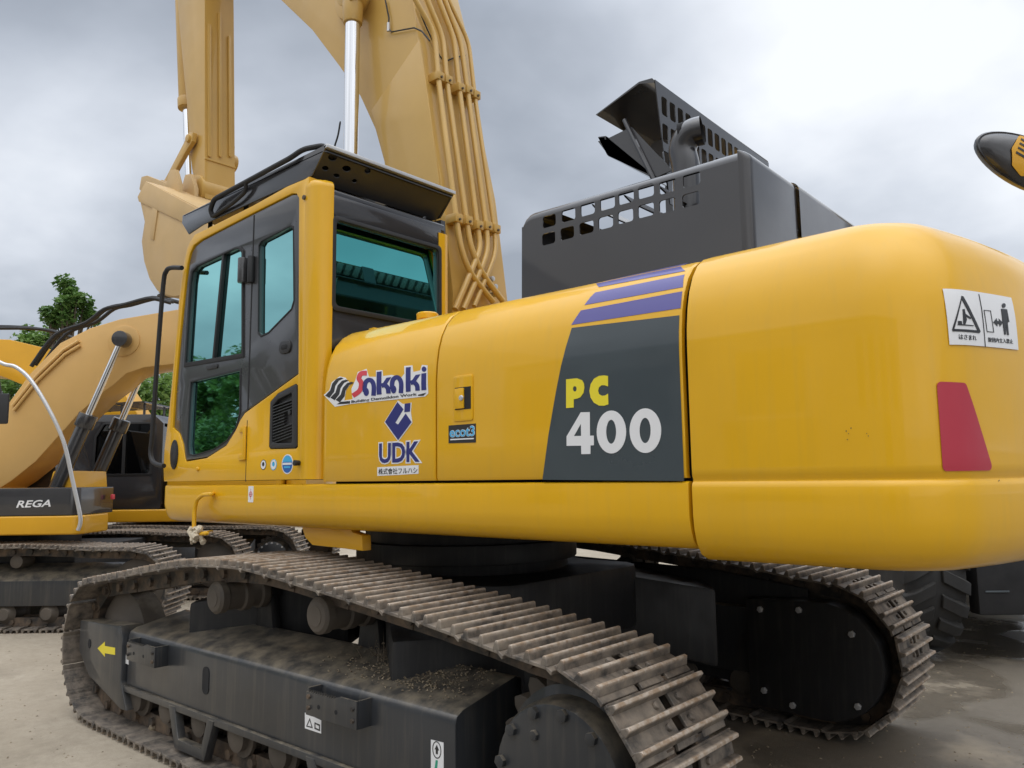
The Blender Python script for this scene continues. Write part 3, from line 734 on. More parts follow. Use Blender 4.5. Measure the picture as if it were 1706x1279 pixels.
p = S(291, 757); sideplate('side_lamp', [circle(p[0], p[1], .052, 20, .10)], YS-.004, YS+.008, M['rubber'], bev=.003)
sideplate('lamp_lens', [circle(p[0], p[1], .038, 20, .08)], YS, YS+.010, M['plastic'], bev=.002)
p = S(499, 771); MB().cyl((p[0], YS, p[1]), (p[0], YS+.035, p[1]), .014, .017, 12).build('bump_stop', M['rubber'], CB, .004)
p = S(330, 781); MB().cyl((p[0], YS, p[1]), (p[0], YS+.012, p[1]), .016, .012, 10).build('bolt', M['yellow'], CB, .003)
p = S(508, 329); MB().cyl((p[0], YS, p[1]), (p[0], YS+.012, p[1]), .014, .014, 10).build('bolt', M['bark'], CB, .002)
# rear pillar: rounded corner column
XR = -.17
zt = 3.27
arc = [(-.030, YS-.01), (-.030, YS+.0002), (-.034, YS+.0012)] + [(-.07-.1*math.sin(a), YS+.0012-.1+.1*math.cos(a)) for a in [R(i*11.25) for i in range(9)]] + [(XR, 1.262), (XR+.06, 1.255), (-.02, 1.30)]
zt = 3.318
mb = MB(); mb.prism(arc, 'z', 1.60, zt-.045)
mb.build('rear_pillar', M['yellow'], CB, 0, ang=40)
# pillar head curving into the roof rail
rings = []
for j in range(6):
    a = R(j*15); k = 1-math.cos(a); rings.append([(x+k*.05*max(0, (-.06-x)/.11), y-k*.02*(1 if y > 1.3 else .2), zt-.045+.046*math.sin(a)) for x, y in arc])
MB().loft(rings, True, True).build('rear_pillar_head', M['yellow'], CB, ang=60)
# right rear pillar
arc2 = [(XR+.004, .42), (XR, .37)] + [(XR+.06-.06*math.cos(a), .37-.06*math.sin(a)) for a in [R(i*15) for i in range(7)]] + [(.0, .31), (.0, .40)]
MB().prism(arc2, 'z', 2.42, 3.2).build('rear_pillar', M['yellow'], CB, ang=40)
# rear wall with window
rw = [(1.262, 2.33), (1.262, 3.235), (.395, 3.235), (.395, 2.33)]
rwin = rrect(.412, 2.565, 1.258, 3.095, .03)
def rearplate(name, outs, x0, x1, mat, bev=.004):
    return link(name, fill(outs, x1-x0, bev, lambda u, v, w_: Vector(((x0+x1)/2+w_, u, v)), name), mat, CB)
rearplate('rear_wall', [rpoly(rw, .02), rrect(.43, 2.585, 1.24, 3.08, .03)], XR+.01, XR+.05, M['black'])
rearplate('rear_window_frame', [rrect(.40, 2.55, 1.262, 3.11, .03), rrect(.425, 2.58, 1.238, 3.085, .03)], XR-.003, XR+.02, M['rubber'], .003)
link('window_pane', fill([rrect(.42, 2.575, 1.245, 3.09, .03)], .006, 0, lambda u, v, w_: Vector((XR+.006+(v-2.575)*.15+w_, u, v)), 'window_pane'), M['glassr'], CB)
# roof, floor, front frame and windscreen, right side
MB().prism(rpoly([(1.40, 3.19), (1.30, 3.285), (1.2, 3.31), (-.05, 3.31), (-.13, 3.28), (-.13, 3.22), (1.34, 3.16)], .02), 'y', .33, 1.30).build('roof', M['black'], CB, .01)
MB().box((1.52, .34, 1.60), (-.12, 1.29, 1.66)).build('cab_floor', M['dark'], CB)
fo = SS([(273, 802), (277, 722), (286, 640), (298, 500), (308, 428), (324, 391)])
mb = MB()
for y0, y1 in ((1.24, 1.30), (.33, .38)):
    pl = fo + [(x-.06, z) for x, z in fo[::-1]]
    mb.prism(pl, 'y', y0, y1)
mb.build('front_pillar', M['cabgrey'], CB, .006)
rings = [[(x-.03, .38, z), (x-.03, 1.24, z)] for x, z in fo]; MB().loft(rings, False).build('windscreen', M['glass'], CB)
mb = MB(); mb.prism([S(277, 790), S(330, 790), S(330, 735), S(280, 700)], 'y', .33, 1.29); mb.build('front_panel', M['yellow'], CB, .01)
rs = SS([(273, 802), (277, 722), (286, 640), (298, 500), (308, 428), (324, 391), (422, 342), (479, 310), (524, 297)]) + [(-.16, 1.60)]
rh = rpoly([(1.36, 2.1), (1.24, 3.1), (.0, 3.12), (.0, 2.1)], .06)
link('right_shell', fill([rs, rh], .04, 0, lambda u, v, w_: Vector((u, .335+w_, v)), 'right_shell'), M['black'], CB)
link('window_pane', fill([grow(rh, 1.02)], .006, 0, lambda u, v, w_: Vector((u, .335+w_, v)), 'window_pane'), M['glass'], CB)
# seat and console
st = MB(); st.box((.28, .58, 1.95), (.80, 1.08, 2.10)); st.build('seat_cushion', M['seat'], CB, .05, 3)
MB().prism([(.34, 2.05), (.24, 2.05), (.10, 2.72), (.20, 2.74)], 'y', .58, 1.08).build('seat_back', M['seat'], CB, .04, 3)
MB().prism([(.19, 2.76), (.12, 2.75), (.07, 2.93), (.15, 2.94)], 'y', .70, .96).build('headrest', M['seat'], CB, .03, 3)
MB().box((.35, .6, 1.66), (.75, 1.05, 1.95)).build('seat_base', M['dark'], CB, .02)
MB().box((.15, 1.10, 1.66), (.95, 1.27, 2.18)).build('console', M['plastic'], CB, .03)
MB().box((.15, .40, 1.66), (1.0, .56, 2.2)).build('console', M['plastic'], CB, .03)
for y in (1.18, .48): MB().tube([(.92, y, 2.15), (.95, y, 2.3), (.97, y, 2.42)], [.02, .018, .03], 10).build('joystick', M['rubber'], CB)
MB().box((1.22, .42, 2.1), (1.28, .66, 2.32)).build('monitor', M['plastic'], CB, .01)

# ---- roof guard
GU = empty('roof_guard'); GU.parent = EX
zg = 3.47
gx0, gx1, gy0, gy1 = 1.50, -.20, .30, 1.335
# top sheet with holes, side cheeks, sloping rear sheet
mb = MB(); mb.prism(rpoly([(gx0, gy0), (gx0, gy1), (gx1+.02, gy1), (gx1+.02, gy0)], .02), 'z', zg-.006, zg); mb.build('guard_sheet', M['black'], GU)
for y in (gy1, gy0+.008):
    MB().prism([(gx0, zg+.004), (gx0+.005, zg-.05), (1.40, zg-.155), (1.2, zg-.13), (.2, zg-.12), (gx1+.14, zg-.12), (gx1, zg+.03)], 'y', y-.008, y).build('guard_cheek', M['black'], GU, .002)
hol = [circle(y, s_, r_, 14, ry) for y, s_, r_, ry in ((1.26, .05, .03, .022), (1.14, .085, .03, .02), (1.27, .125, .022, .016), (1.00, .055, .022, .018), (1.18, .145, .022, .014), (1.05, .14, .018, .014))]
def rear_sl(u, v, w_): return Vector((gx1+.012+v*.72, u, zg+.025-v*.72+w_))
link('guard_rear_sheet', fill([[(gy0, 0), (gy1, 0), (gy1-.02, .22), (gy0+.02, .22)]]+hol, .006, 0, rear_sl, 'guard_rear_sheet'), M['plastic'], GU)
MB().box((gx1-.004, gy0, zg+.012), (gx1+.028, gy1, zg+.034)).build('guard_lip', M['silver'], GU, .003)
for x in (1.32, .85, .35, -.02):
    for y in (1.22, .42): MB().cyl((x, y, 3.28), (x, y, zg), .016, None, 10).build('guard_post', M['black'], GU)
rail = fillet_path([(1.05, 1.345, zg-.11), (1.06, 1.36, zg-.07), (1.0, 1.37, zg-.01), (.10, 1.37, zg+.025), (.03, 1.34, zg+.065), (-.10, 1.28, zg+.07), (-.13, 1.25, zg+.02)], .05)
MB().tube(rail, .016, 10).build('guard_rail', M['rubber'], GU)
MB().tube(fillet_path([(1.05, 1.345, zg-.11), (.75, 1.365, zg-.09), (.62, 1.36, zg-.05), (.6, 1.37, zg+.0)], .05), .013, 8).build('guard_rail', M['rubber'], GU)
MB().tube(fillet_path([(.62, 1.1, zg), (.62, 1.1, zg+.06), (.3, 1.1, zg+.06), (.3, 1.1, zg)], .06), .014, 8).build('guard_rail', M['rubber'], GU)
p = on(556, 250, 'y', .9); q = on(567, 202, 'y', .9)
MB().tube(smooth_path([p-Vector((0, 0, .1)), p, (p+q)/2+Vector((-.01, 0, 0)), q], 5), [.006]*15+[.004], 6).build('antenna', M['rubber'], GU)

# ---- mirror stay / grab handle in front of the cab
hp = [on(*q, 'y', 1.42) for q in [(303, 446), (285, 446), (277, 452), (272, 475), (262, 600), (254, 720), (251, 755), (257, 771), (273, 776)]]
MB().tube(smooth_path(hp, 5), .016, 10).build('front_handrail', M['rubber'], EX)
# lower grab bar on the frame
gp = [on(*q, 'y', YS+.05) for q in [(352, 823), (338, 824), (328, 832), (324, 848), (323, 884), (328, 890), (345, 888)]]
gp = [on(355, 822, 'y', YS-.01)] + gp + [on(352, 886, 'y', YS-.1)]
MB().tube(fillet_path(gp, .02), .013, 10).build('grab_bar', M['yellow'], EX)
p = S(418, 823)
sideplate('aim_sticker', [rrect(p[0]-.028, p[1]-.048, p[0]+.028, p[1]+.048, .002)], YS, YS+.0012, M['white'], EX, 0)
sideplate('aim_mark', [circle(p[0], p[1], .016, 18), circle(p[0], p[1], .012, 18)], YS+.001, YS+.002, M['redv'], EX, 0)
for a_, b_ in ((.02, .0016), (.0016, .032)): sideplate('aim_mark', [rrect(p[0]-a_, p[1]-b_, p[0]+a_, p[1]+b_, .0005)], YS+.001, YS+.002, M['redv'], EX, 0)

# ---- engine hood and exhaust
HD = empty('engine_hood'); HD.parent = EX
HY = .70; HZ = 3.035; hx0, hx1 = -1.10, -2.42
cs = [on(*q, 'y', HY) for q in [(915, 368), (947, 358), (979, 348), (1012, 338), (1043, 328), (1076, 318), (1112, 310), (1152, 299)]]
cs2 = [on(*q, 'y', HY) for q in [(914, 397), (945, 388), (977, 379), (1009, 370), (1042, 360), (1076, 350), (1112, 342), (1151, 332)]]
holes = []
for row in (cs, cs2):
    for p in row: holes.append(rrect(p.x-.044, p.z-.032, p.x+.044, p.z+.032, .014))
rr_ = .10
lo = rpoly([(hx0, 2.35), (hx0+.02, HZ-rr_), (hx1, HZ-rr_), (hx1, 2.35)], [0, .0, 0, 0])
# left wall lies in two pieces: flat sheet with the holes and a rounded shoulder
zs_ = HZ-.05
hol_o = rpoly([(hx0, 2.38), (hx0-.012, zs_), (hx1+.05, zs_), (hx1+.05, 2.38)], [0, .07, 0, 0], 6)
link('hood_side', fill([hol_o]+holes, .008, 0, lambda u, v, w_: Vector((u, HY+w_-.004, v)), 'hood_side'), M['hood'], HD)
holesr = [[(x, z) for x, z in h] for h in holes]
link('hood_side', fill([hol_o]+holesr, .008, 0, lambda u, v, w_: Vector((u, -HY-.1+w_-.004, v)), 'hood_side'), M['hood'], HD)
def quarter(c, r, n=6): return [(c[0]+r*math.sin(R(90*i/n)), c[1]+r*math.cos(R(90*i/n))) for i in range(n+1)]
# shoulder + top: profile in (y, z) swept along x with rounded rear end
prof = [(HY, zs_)] + [(HY-.05+.05*math.cos(R(15*i)), HZ-.05+.05*math.sin(R(15*i))) for i in range(1, 7)] + [(0, HZ+.012)]
prof = prof + [(-y-.1, z) for y, z in prof[:-1][::-1]]
k0 = 7
xs_all = ((hx0-.010, .075), (hx0-.018, .045), (hx0-.035, .02), (hx0-.06, .005), (hx0-.085, 0), (-1.26, 0), (-2.12, 0), (hx1+.05, 0))
profL = [q for q in prof if q[0] >= .6] + [(.56, HZ+.003)]; profR = [(-.66, HZ+.003)] + [q for q in prof if q[0] <= -.7]; profM = [(.56, HZ+.003), (0, HZ+.012), (-.66, HZ+.003)]
for pr_, st_n in ((profL, xs_all), (profR, xs_all), (profM, xs_all[:6]), (profM, xs_all[6:])):
    MB().loft([[(x, y, z-dz_) for y, z in pr_] for x, dz_ in st_n], False).build('hood_top', M['hood'], HD, ang=40)
for k in range(3):
    x = -1.48-k*.2
    MB().prism([(x, HZ+.002), (x-.012, HZ-.002), (x-.05, HZ-.05), (x-.045, HZ-.055), (x-.008, HZ-.012)], 'y', -.66, .56).build('grille_bar', M['hood'], HD)
# rear wall with rounded upper edge and corner
zz_ = [(hx1+.05-.05*math.sin(R(15*i)), HZ-.05+.05*math.cos(R(15*i))) for i in range(7)] + [(hx1, 2.35)]
rg = []
for x, z in zz_:
    k = (hx1+.05-x)      # 0..0.05
    ring = [(hx1+.05, HY-(HZ-z if z > zs_ else .05)*0, z)]
    pts = []
    for i in range(7):
        a = R(15*i); pts.append((hx1+.05-k*math.sin(a), HY-.05+.05*math.cos(a), z))
    pts += [(x, .22, z), (x, .16, z)]
    rg.append(pts)
MB().loft(rg, False).build('hood_rear', M['hood'], HD, ang=50)
rg2 = [[(x-.012, .145, z), (x-.012, -.3, z-.0), (x-.012, -HY-.08, z)] for x, z in zz_]
MB().loft(rg2, False).build('hood_rear', M['hood'], HD, ang=50)
fv = [rrect(.46-i*.135-.042, zc0-.045, .46-i*.135+.042, zc0+.045, .016) for i in range(8) for zc0 in (2.86, 2.74)]
link('hood_front', fill([[(-HY-.08, 2.38), (HY-.006, 2.38), (HY-.006, HZ-.075), (HY-.05, HZ-.055), (-HY-.05, HZ-.055), (-HY-.08, HZ-.075)]]+fv, .012, 0, lambda u, v, w_: Vector((hx0-.012+w_, u, v)), 'hood_front'), M['hood'], HD)
MB().box((-1.35, -.5, 2.4), (-2.2, .3, 2.58)).build('engine_block', M['dark'], HD, .03)
# exhaust elbow
def arc_pts():
    a = on(1143, 285, 'y', .28); b = on(1137, 250, 'y', .28); c = on(1148, 225, 'y', .28); d = on(1170, 217, 'y', .26); 
    return [a-Vector((0, 0, .3)), a, b, c, d]
ep = smooth_path(arc_pts(), 6); er = [.075]*len(ep)
mb = MB(); mb.tube(ep, er, 20, False); mb.build('exhaust_pipe', M['hood'], HD)
dirn = (ep[-1]-ep[-2]).normalized()
mb = MB(); mb.tube([ep[-1]-dirn*.12, ep[-1]], [.066, .0735], 20, False); mb.tube([ep[-1]-dirn*.10, ep[-1]-dirn*.099], [.068, .001], 20); mb.build('exhaust_bore', M['dark'], HD)
# perforated heat shroud running across the machine
SH = empty('exhaust_shroud'); SH.parent = EX
sx = -1.70; y0s, y1s = .235, -1.30; zt_ = 3.80
hs = []
for row, (zz0, n0) in enumerate(((3.66, 15), (3.50, 15), (3.34, 15))):
    for i in range(n0):
        yc = .14-i*.092-row*.0
        hs.append(rrect(yc-.033, zz0-.055, yc+.033, zz0+.055, .016))
link('shroud_plate', fill([[(y0s, zt_-.015), (y1s, zt_-.03), (y1s, 3.1), (y0s-.12, 3.1)]]+hs, .006, 0, lambda u, v, w_: Vector((sx+w_, u, v)), 'shroud_plate'), M['hood'], SH)
pe = [(sx, zt_-.02), (sx+.015, zt_), (sx+.10, zt_+.008), (-1.30, zt_-.09), (-1.305, zt_-.095), (sx+.10, zt_-.004), (sx+.006, zt_-.03)]
MB().prism(pe, 'y', y0s, y1s).build('shroud_top', M['hood'], SH)
fl = [(-1.30, 3.575), (-1.345, 3.565), (-1.36, 3.45), (sx+.02, 3.235), (sx+.02, 3.228), (-1.366, 3.443), (-1.352, 3.57), (-1.30, 3.58)]
MB().prism(fl, 'y', y0s-.02, y1s).build('shroud_floor', M['hood'], SH)
MB().cyl((-1.49, y0s-.01, 3.62), (-1.665, y0s-.01, 3.22), .014, None, 8).build('shroud_brace', M['hood'], SH)
sg = [on(*q, 'y', y0s-.02) for q in [(996, 235), (1007, 233), (1052, 211), (1120, 283), (1088, 297), (1014, 259)]]
MB().prism([(p.x, p.z) for p in sg], 'y', y0s-.028, y0s-.02).build('shroud_gusset', M['hood'], SH)
MB().box((-1.30, y0s-.3, 3.57), (-1.305, y0s-.42, 3.72)).build('shroud_strut', M['hood'], SH)
MB().cyl((-1.52, -.1, 3.48), (-1.52, -1.2, 3.48), .12, None, 18).build('muffler', M['roller'], SH, .01)
for y in (.0, -1.1): MB().box((-1.68, y-.02, 3.02), (-1.62, y+.02, 3.25)).build('shroud_leg', M['hood'], SH)

# filler cap and pipe bracket on the deck
p = on(712, 524, 'y', .95)
MB().lathe([(.045, -.02), (.045, .035), (.06, .037), (.062, .065), (.055, .072), (.0, .074)], (p.x, .95, 2.44), (0, 0, 1), 18).build('filler_cap', M['yellow'], EX, 0)
MB().box((-.22, .98, 2.41), (-.27, 1.04, 2.47)).build('deck_bracket', M['yellow'], EX, .008)

# ---- boom
BY0, BY1 = -.43, .15
def SB(px, py, y=BY1): p = on(px, py, 'y', y); return (p.x, p.z)
rear_e = [(.20, 1.75), (.02, 2.35)] + [SB(*q) for q in [(755, 490), (735, 300), (715, 190), (700, 100), (688, 0)]] + [(.55, 5.75), (.85, 6.30), (1.35, 6.85), (2.2, 7.35), (3.3, 7.85), (4.05, 8.2)]
front_e = [(4.15, 7.95), (3.6, 7.35), (2.9, 6.65)] + [SB(*q) for q in [(468, 0), (520, 50), (565, 110), (600, 160), (625, 215), (640, 270)]] + [(.66, 3.6), (.64, 3.0), (.66, 2.4), (.70, 1.75)]
MB().prism(rear_e+front_e, 'y', BY0, BY1).build('boom', M['tan'], EX, .012, 2, ang=30, lim=50)
BO = [o for o in EX.children if o.name == 'boom'][0]
MB().cyl((.45, BY0-.1, 1.9), (.45, BY1+.1, 1.9), .16, None, 20).build('boom_foot', M['tan'], EX, .01)
def rear_x(z):
    for (x0, z0), (x1, z1) in zip(rear_e, rear_e[1:]):
        if z0 <= z <= z1: return x0+(x1-x0)*(z-z0)/(z1-z0)
    return rear_e[-1][0]
def on_rear(px, py, off=.07):
    x = 0.
    for _ in range(30): p = on(px, py, 'x', x); x = .6*x+.4*(rear_x(p.z)-off)
    return p
# weld seams on the left face
# plate step: inner reinforcing plate edge
pl = [SB(*q) for q in [(700, 66), (620, 185), (628, 212), (644, 268)]] + [(.64, 3.0), (.10, 3.0)] + [SB(*q) for q in [(733, 300), (718, 190)]]
link('side_plate', fill([pl], .012, .003, lambda u, v, w_: Vector((u, BY1+.004+w_, v)), 'side_plate'), M['tan'], BO)
pin = on(592, 2, 'y', BY1+.02)
MB().cyl((pin.x+.02, BY1, pin.z+.05), (pin.x+.02, BY1+.06, pin.z+.05), .22, .2, 28).build('pin_boss', M['tan'], BO, .01)
# pipes along the back of the boom
C0 = [(692, 0), (712, 0), (731, 0), (741, 0), (748, 0)]
C1 = [(730, 128), (744, 134), (765, 147), (779, 151), (791, 159)]
C2 = [(760, 364), (777, 368), (795, 376), (810, 377), (824, 382)]
MID0 = [(724, 55), (738, 62), (757, 66), (768, 70), (781, 70)]
LOW = [[(768, 415), (783, 455), (822, 503)], [(785, 415), (803, 455), (838, 502)], [(801, 412), (790, 440), (758, 515)], [(813, 415), (803, 445), (772, 515)], [(826, 420), (815, 450), (790, 510)]]
for i in range(5):
    pts = [on_rear(*C0[i]), on_rear(*MID0[i]), on_rear(*C1[i]), on_rear((C1[i][0]+C2[i][0])/2, (C1[i][1]+C2[i][1])/2), on_rear(*C2[i])] + [on_rear(*q, .08) for q in LOW[i]]
    d0 = (pts[0]-pts[1]); pts = [pts[0]+d0*1.5+Vector((.1, 0, .3))] + pts
    MB().tube(fillet_path(pts, .10, 4), .021 if i < 4 else .017, 12).build('hydraulic_pipe', M['tan'], BO)
for row in (C1, C2):
    for i, q in enumerate(row):
        p = on_rear(*q); rx = rear_x(p.z)
        MB().box((p.x-.032, p.y-.035, p.z-.032), (rx+.004, p.y+.035, p.z+.032)).build('pipe_clamp', M['tan'], BO, .006)
        MB().cyl((p.x-.045, p.y+.0, p.z-.012), (p.x-.03, p.y, p.z-.012), .009, None, 6).build('clamp_bolt', M['bark'], BO)
for px, py in ((817, 465), (822, 478), (826, 490)):
    p = on_rear(px, py, .05); MB().cyl(p+Vector((-.03, 0, 0)), p+Vector((.06, 0, 0)), .02, None, 8).build('pipe_fitting', M['silver'], BO, .003)
# thin black lube line on the side
lb = [on(*q, 'y', BY1+.02) for q in [(642, 0), (648, 30), (647, 46), (652, 53), (690, 46), (703, 52), (716, 68)]]
MB().tube(lb, .006, 6).build('lube_line', M['rubber'], BO)
p = on(647, 48, 'y', BY1+.025); MB().cyl(p-Vector((0, 0, .02)), p+Vector((0, 0, .05)), .012, None, 8).build('lube_fitting', M['silver'], BO)
lb = [on_rear(*q, .02) for q in [(696, 10), (708, 40), (722, 70), (738, 100), (757, 96), (775, 92)]]
MB().tube(smooth_path(lb, 3), .006, 6).build('lube_line', M['rubber'], BO)
# boom cylinder
ct = on(588, 8, 'y', BY1+.14); cb = on(584, 268, 'y', BY1+.14); dr = (ct-cb).normalized(); foot = cb-dr*2.2
mb = MB(); mb.cyl(foot+dr*1.6, ct-dr*.12, .058, None, 28); rod = mb.build('cylinder_rod', M['chrome'], EX)
mb = MB(); mb.cyl(ct-dr*.16, ct+dr*.02, .075, .085, 24); mb.cyl(ct+dr*.1-Vector((0, .07, 0)), ct+dr*.1+Vector((0, .07, 0)), .13, None, 24); mb.build('cylinder_eye', M['tan'], EX, .008)
MB().cyl(ct+dr*.1+Vector((0, .07, 0)), ct+dr*.1+Vector((0, .10, 0)), .07, .06, 20).build('cylinder_pin', M['roller'], EX, .005)
MB().cyl(foot, foot+dr*1.75, .105, None, 28).build('cylinder_barrel', M['tan'], EX, .01)
ct2 = ct-Vector((0, .93, 0)); f2 = foot-Vector((0, .93, 0))
MB().cyl(f2+dr*1.6, ct2, .058, None, 20).build('cylinder_rod', M['chrome'], EX)
MB().cyl(f2, f2+dr*1.75, .105, None, 20).build('cylinder_barrel', M['tan'], EX, .01)
mb = MB(); mb.cyl(ct2+dr*.1-Vector((0, .07, 0)), ct2+dr*.1+Vector((0, .07, 0)), .13, None, 24); mb.build('cylinder_eye', M['tan'], EX, .008)

# ---- arm, bucket cylinder, linkage, bucket
AY0, AY1 = -.315, .03
def SA(px, py, y=AY1): p = on(px, py, 'y', y); return (p.x, p.z)
arm = [(3.55, 8.9), (3.75, 8.9), (4.6, 8.2)] + [SA(*q) for q in [(295, 0), (303, 90), (311, 172), (317, 262), (322, 296)]] + [SA(330, 318), SA(341, 330), SA(341, 304), SA(341, 150), SA(341, 0)] + [(3.95, 7.7), (3.85, 8.2)]
MB().prism(arm, 'y', AY0, AY1).build('arm', M['tan'], EX, .012, 2, lim=40)
AR = [o for o in EX.children if o.name == 'arm'][0]
cA = SA(341, 150)[0]
pb = SA(341, 322)
MB().cyl((pb[0]+.16, AY0-.03, pb[1]+.06), (pb[0]+.16, AY1+.03, pb[1]+.06), .17, None, 24).build('arm_tip_boss', M['tan'], AR, .01)
pp = on(393, 250, 'x', cA)
MB().cyl((cA+.15, AY0-.10, pp.z-.1), (cA+.15, AY0, pp.z-.1), .10, None, 20).build('pin_boss', M['tan'], AR, .01)
def arm_x(z):
    a = SA(341, 304); b = SA(341, 0); return a[0]+(b[0]-a[0])*(z-a[1])/(b[1]-a[1])
for px, pyt in ((348, 40), (366, 20), (383, 60)):
    for _ in (0,):
        a = on(px, pyt, 'x', arm_x(6.4)); b = on(px, 262, 'x', arm_x(5))
        yv = b.y; za_, zb_ = b.z, a.z
        MB().prism(rpoly([(yv-.018, za_), (yv+.018, za_), (yv+.018, zb_), (yv-.018, zb_)], .017, 4), 'x', -.02, .0).build('wear_rib', M['tan'], AR, .004)
        o = [c for c in AR.children if c.name.startswith('wear_rib')][-1]
        # lean the rib with the arm's rear face
        for v in o.data.vertices: v.co.x += arm_x(v.co.z)-.002
a = SA(341, 262)
MB().prism([(a[0]-.012, a[1]-.02), (a[0]+.01, a[1]-.02), (a[0]+.01, a[1]), (a[0]-.012, a[1])], 'y', AY0, AY1).build('weld_seam', M['tan'], AR, .004)
# bucket cylinder in front of the arm
yb = (AY0+AY1)/2
t0 = SA(291, 0, yb+.1); t1 = SA(297, 172, yb+.1); t2 = SA(308, 300, yb+.1)
d = (Vector((t1[0], yb, t1[1]))-Vector((t0[0], yb, t0[1]))).normalized()
A0 = Vector((t0[0], yb, t0[1])); A1 = Vector((t1[0], yb, t1[1]))
MB().cyl(A0-d*1.2, A1, .085, None, 22).build('bucket_cylinder', M['tan'], EX, .006)
MB().cyl(A1-d*.09, A1+d*.03, .098, None, 22).build('cylinder_gland', M['tan'], EX, .01)
MB().cyl(A1, A1+d*.95, .046, None, 20).build('cylinder_rod', M['chrome'], EX)
# side links
pl = on(318, 232, 'y', AY1+.05); pe_ = on(275, 312, 'y', AY1+.05)
for y in (AY1+.02, AY0-.07):
    mb = MB(); a = Vector((pl.x, 0, pl.z)); b = Vector((pe_.x, 0, pe_.z)); dd = (b-a).normalized(); nn = Vector((-dd.z, 0, dd.x))
    ol = [a+nn*.075-dd*.03, a-dd*.09, a-nn*.075-dd*.03, a-nn*.06+dd*.1, b-nn*.05-dd*.1, b-nn*.065, b+dd*.07, b+nn*.065, b+nn*.05-dd*.1, a+nn*.06+dd*.1]
    mb.prism([(q.x, q.z) for q in ol], 'y', y, y+.05); lk_ = mb.build('bucket_link', M['tan'], EX, .008)
    MB().cyl((pl.x, y-.01, pl.z), (pl.x, y+.075, pl.z), .042, None, 18).build('link_pin', M['tan'], lk_, .006)
# bucket
BK = empty('bucket'); BK.parent = EX
by0, by1 = -.14-.70, -.14+.70
def SK(px, py): p = on(px, py, 'y', by1); return (p.x, p.z)
lip = [SK(*q) for q in [(245, 302), (231, 328), (234, 337), (241, 369), (236, 402), (240, 435), (249, 464), (262, 484)]]
back = [SK(*q) for q in [(262, 484), (282, 492), (300, 492), (325, 480), (345, 455), (352, 420), (348, 385), (338, 358), (330, 345)]]
prof_ = smooth_path([(x, 0, z) for x, z in back], 3)
rings = [[(p.x, y, p.z) for p in prof_] for y in (by0+.015, by1-.015)]
shell = MB().loft(rings, False).mesh('bucket_shell', 0, ang=40)
o = link('bucket_shell', shell, M['bucket'], BK); md = o.modifiers.new('solid', 'SOLIDIFY'); md.thickness = .03; md.offset = 0
side = [(p.x, p.z) for p in prof_] + lip[:-1]
for y in (by0, by1-.03): MB().prism(side, 'y', y, y+.03).build('bucket_cheek', M['bucket'], BK, .004, lim=50)
bnd = [SK(*q) for q in [(245, 302), (231, 328), (233, 336), (325, 379), (334, 350)]]
MB().prism(bnd, 'y', by1-.005, by1+.012).build('bucket_band', M['bucket'], BK, .004)
tp_ = [SK(245, 302), SK(330, 345)]
MB().prism([tp_[0], tp_[1], (tp_[1][0], tp_[1][1]-.03), (tp_[0][0], tp_[0][1]-.03)], 'y', by0, by1-.03).build('bucket_top', M['bucket'], BK, .004)
rb_ = [SK(*q) for q in [(256, 346), (264, 350), (257, 400), (251, 396)]]
MB().prism(rb_, 'y', by1-.002, by1+.012).build('bucket_rib', M['bucket'], BK, .004)
lipx, lipz = SK(262, 484)
for k in range(5):
    y = by0+.12+k*(by1-by0-.24)/4; MB().prism([(lipx-.05, lipz+.02), (lipx-.05, lipz-.05), (lipx+.16, lipz-.02), (lipx+.16, lipz)], 'y', y-.05, y+.05).build('bucket_tooth', M['roller'], BK, .008)
ht = SK(300, 330); pr2 = [(pb[0]-.02, pb[1]-.30), (pb[0]+.40, pb[1]-.16), (pe_.x+.10, pe_.z-.06), (pe_.x+.06, pe_.z+.07), (pe_.x-.07, pe_.z+.05), (pb[0]+.26, pb[1]+.10), (pb[0]+.20, pb[1]+.22), (pb[0]+.08, pb[1]+.20), (pb[0]-.02, pb[1]+.02)]
for y in (AY1+.075, AY1+.24, AY0-.12, AY0-.29):
    MB().prism(pr2, 'y', y, y+.045).build('bucket_ear', M['bucket'], BK, .008)
for k in range(3):
    p = on(303+k*10, 354+k*2, 'y', .36-.07*k)
    MB().prism([(p.x-.04, p.z-.16), (p.x+.02, p.z-.14), (p.x+.05, p.z+.05), (p.x-.02, p.z+.07)], 'y', p.y-.02, p.y+.02).build('bucket_gusset', M['bucket'], BK, .008)

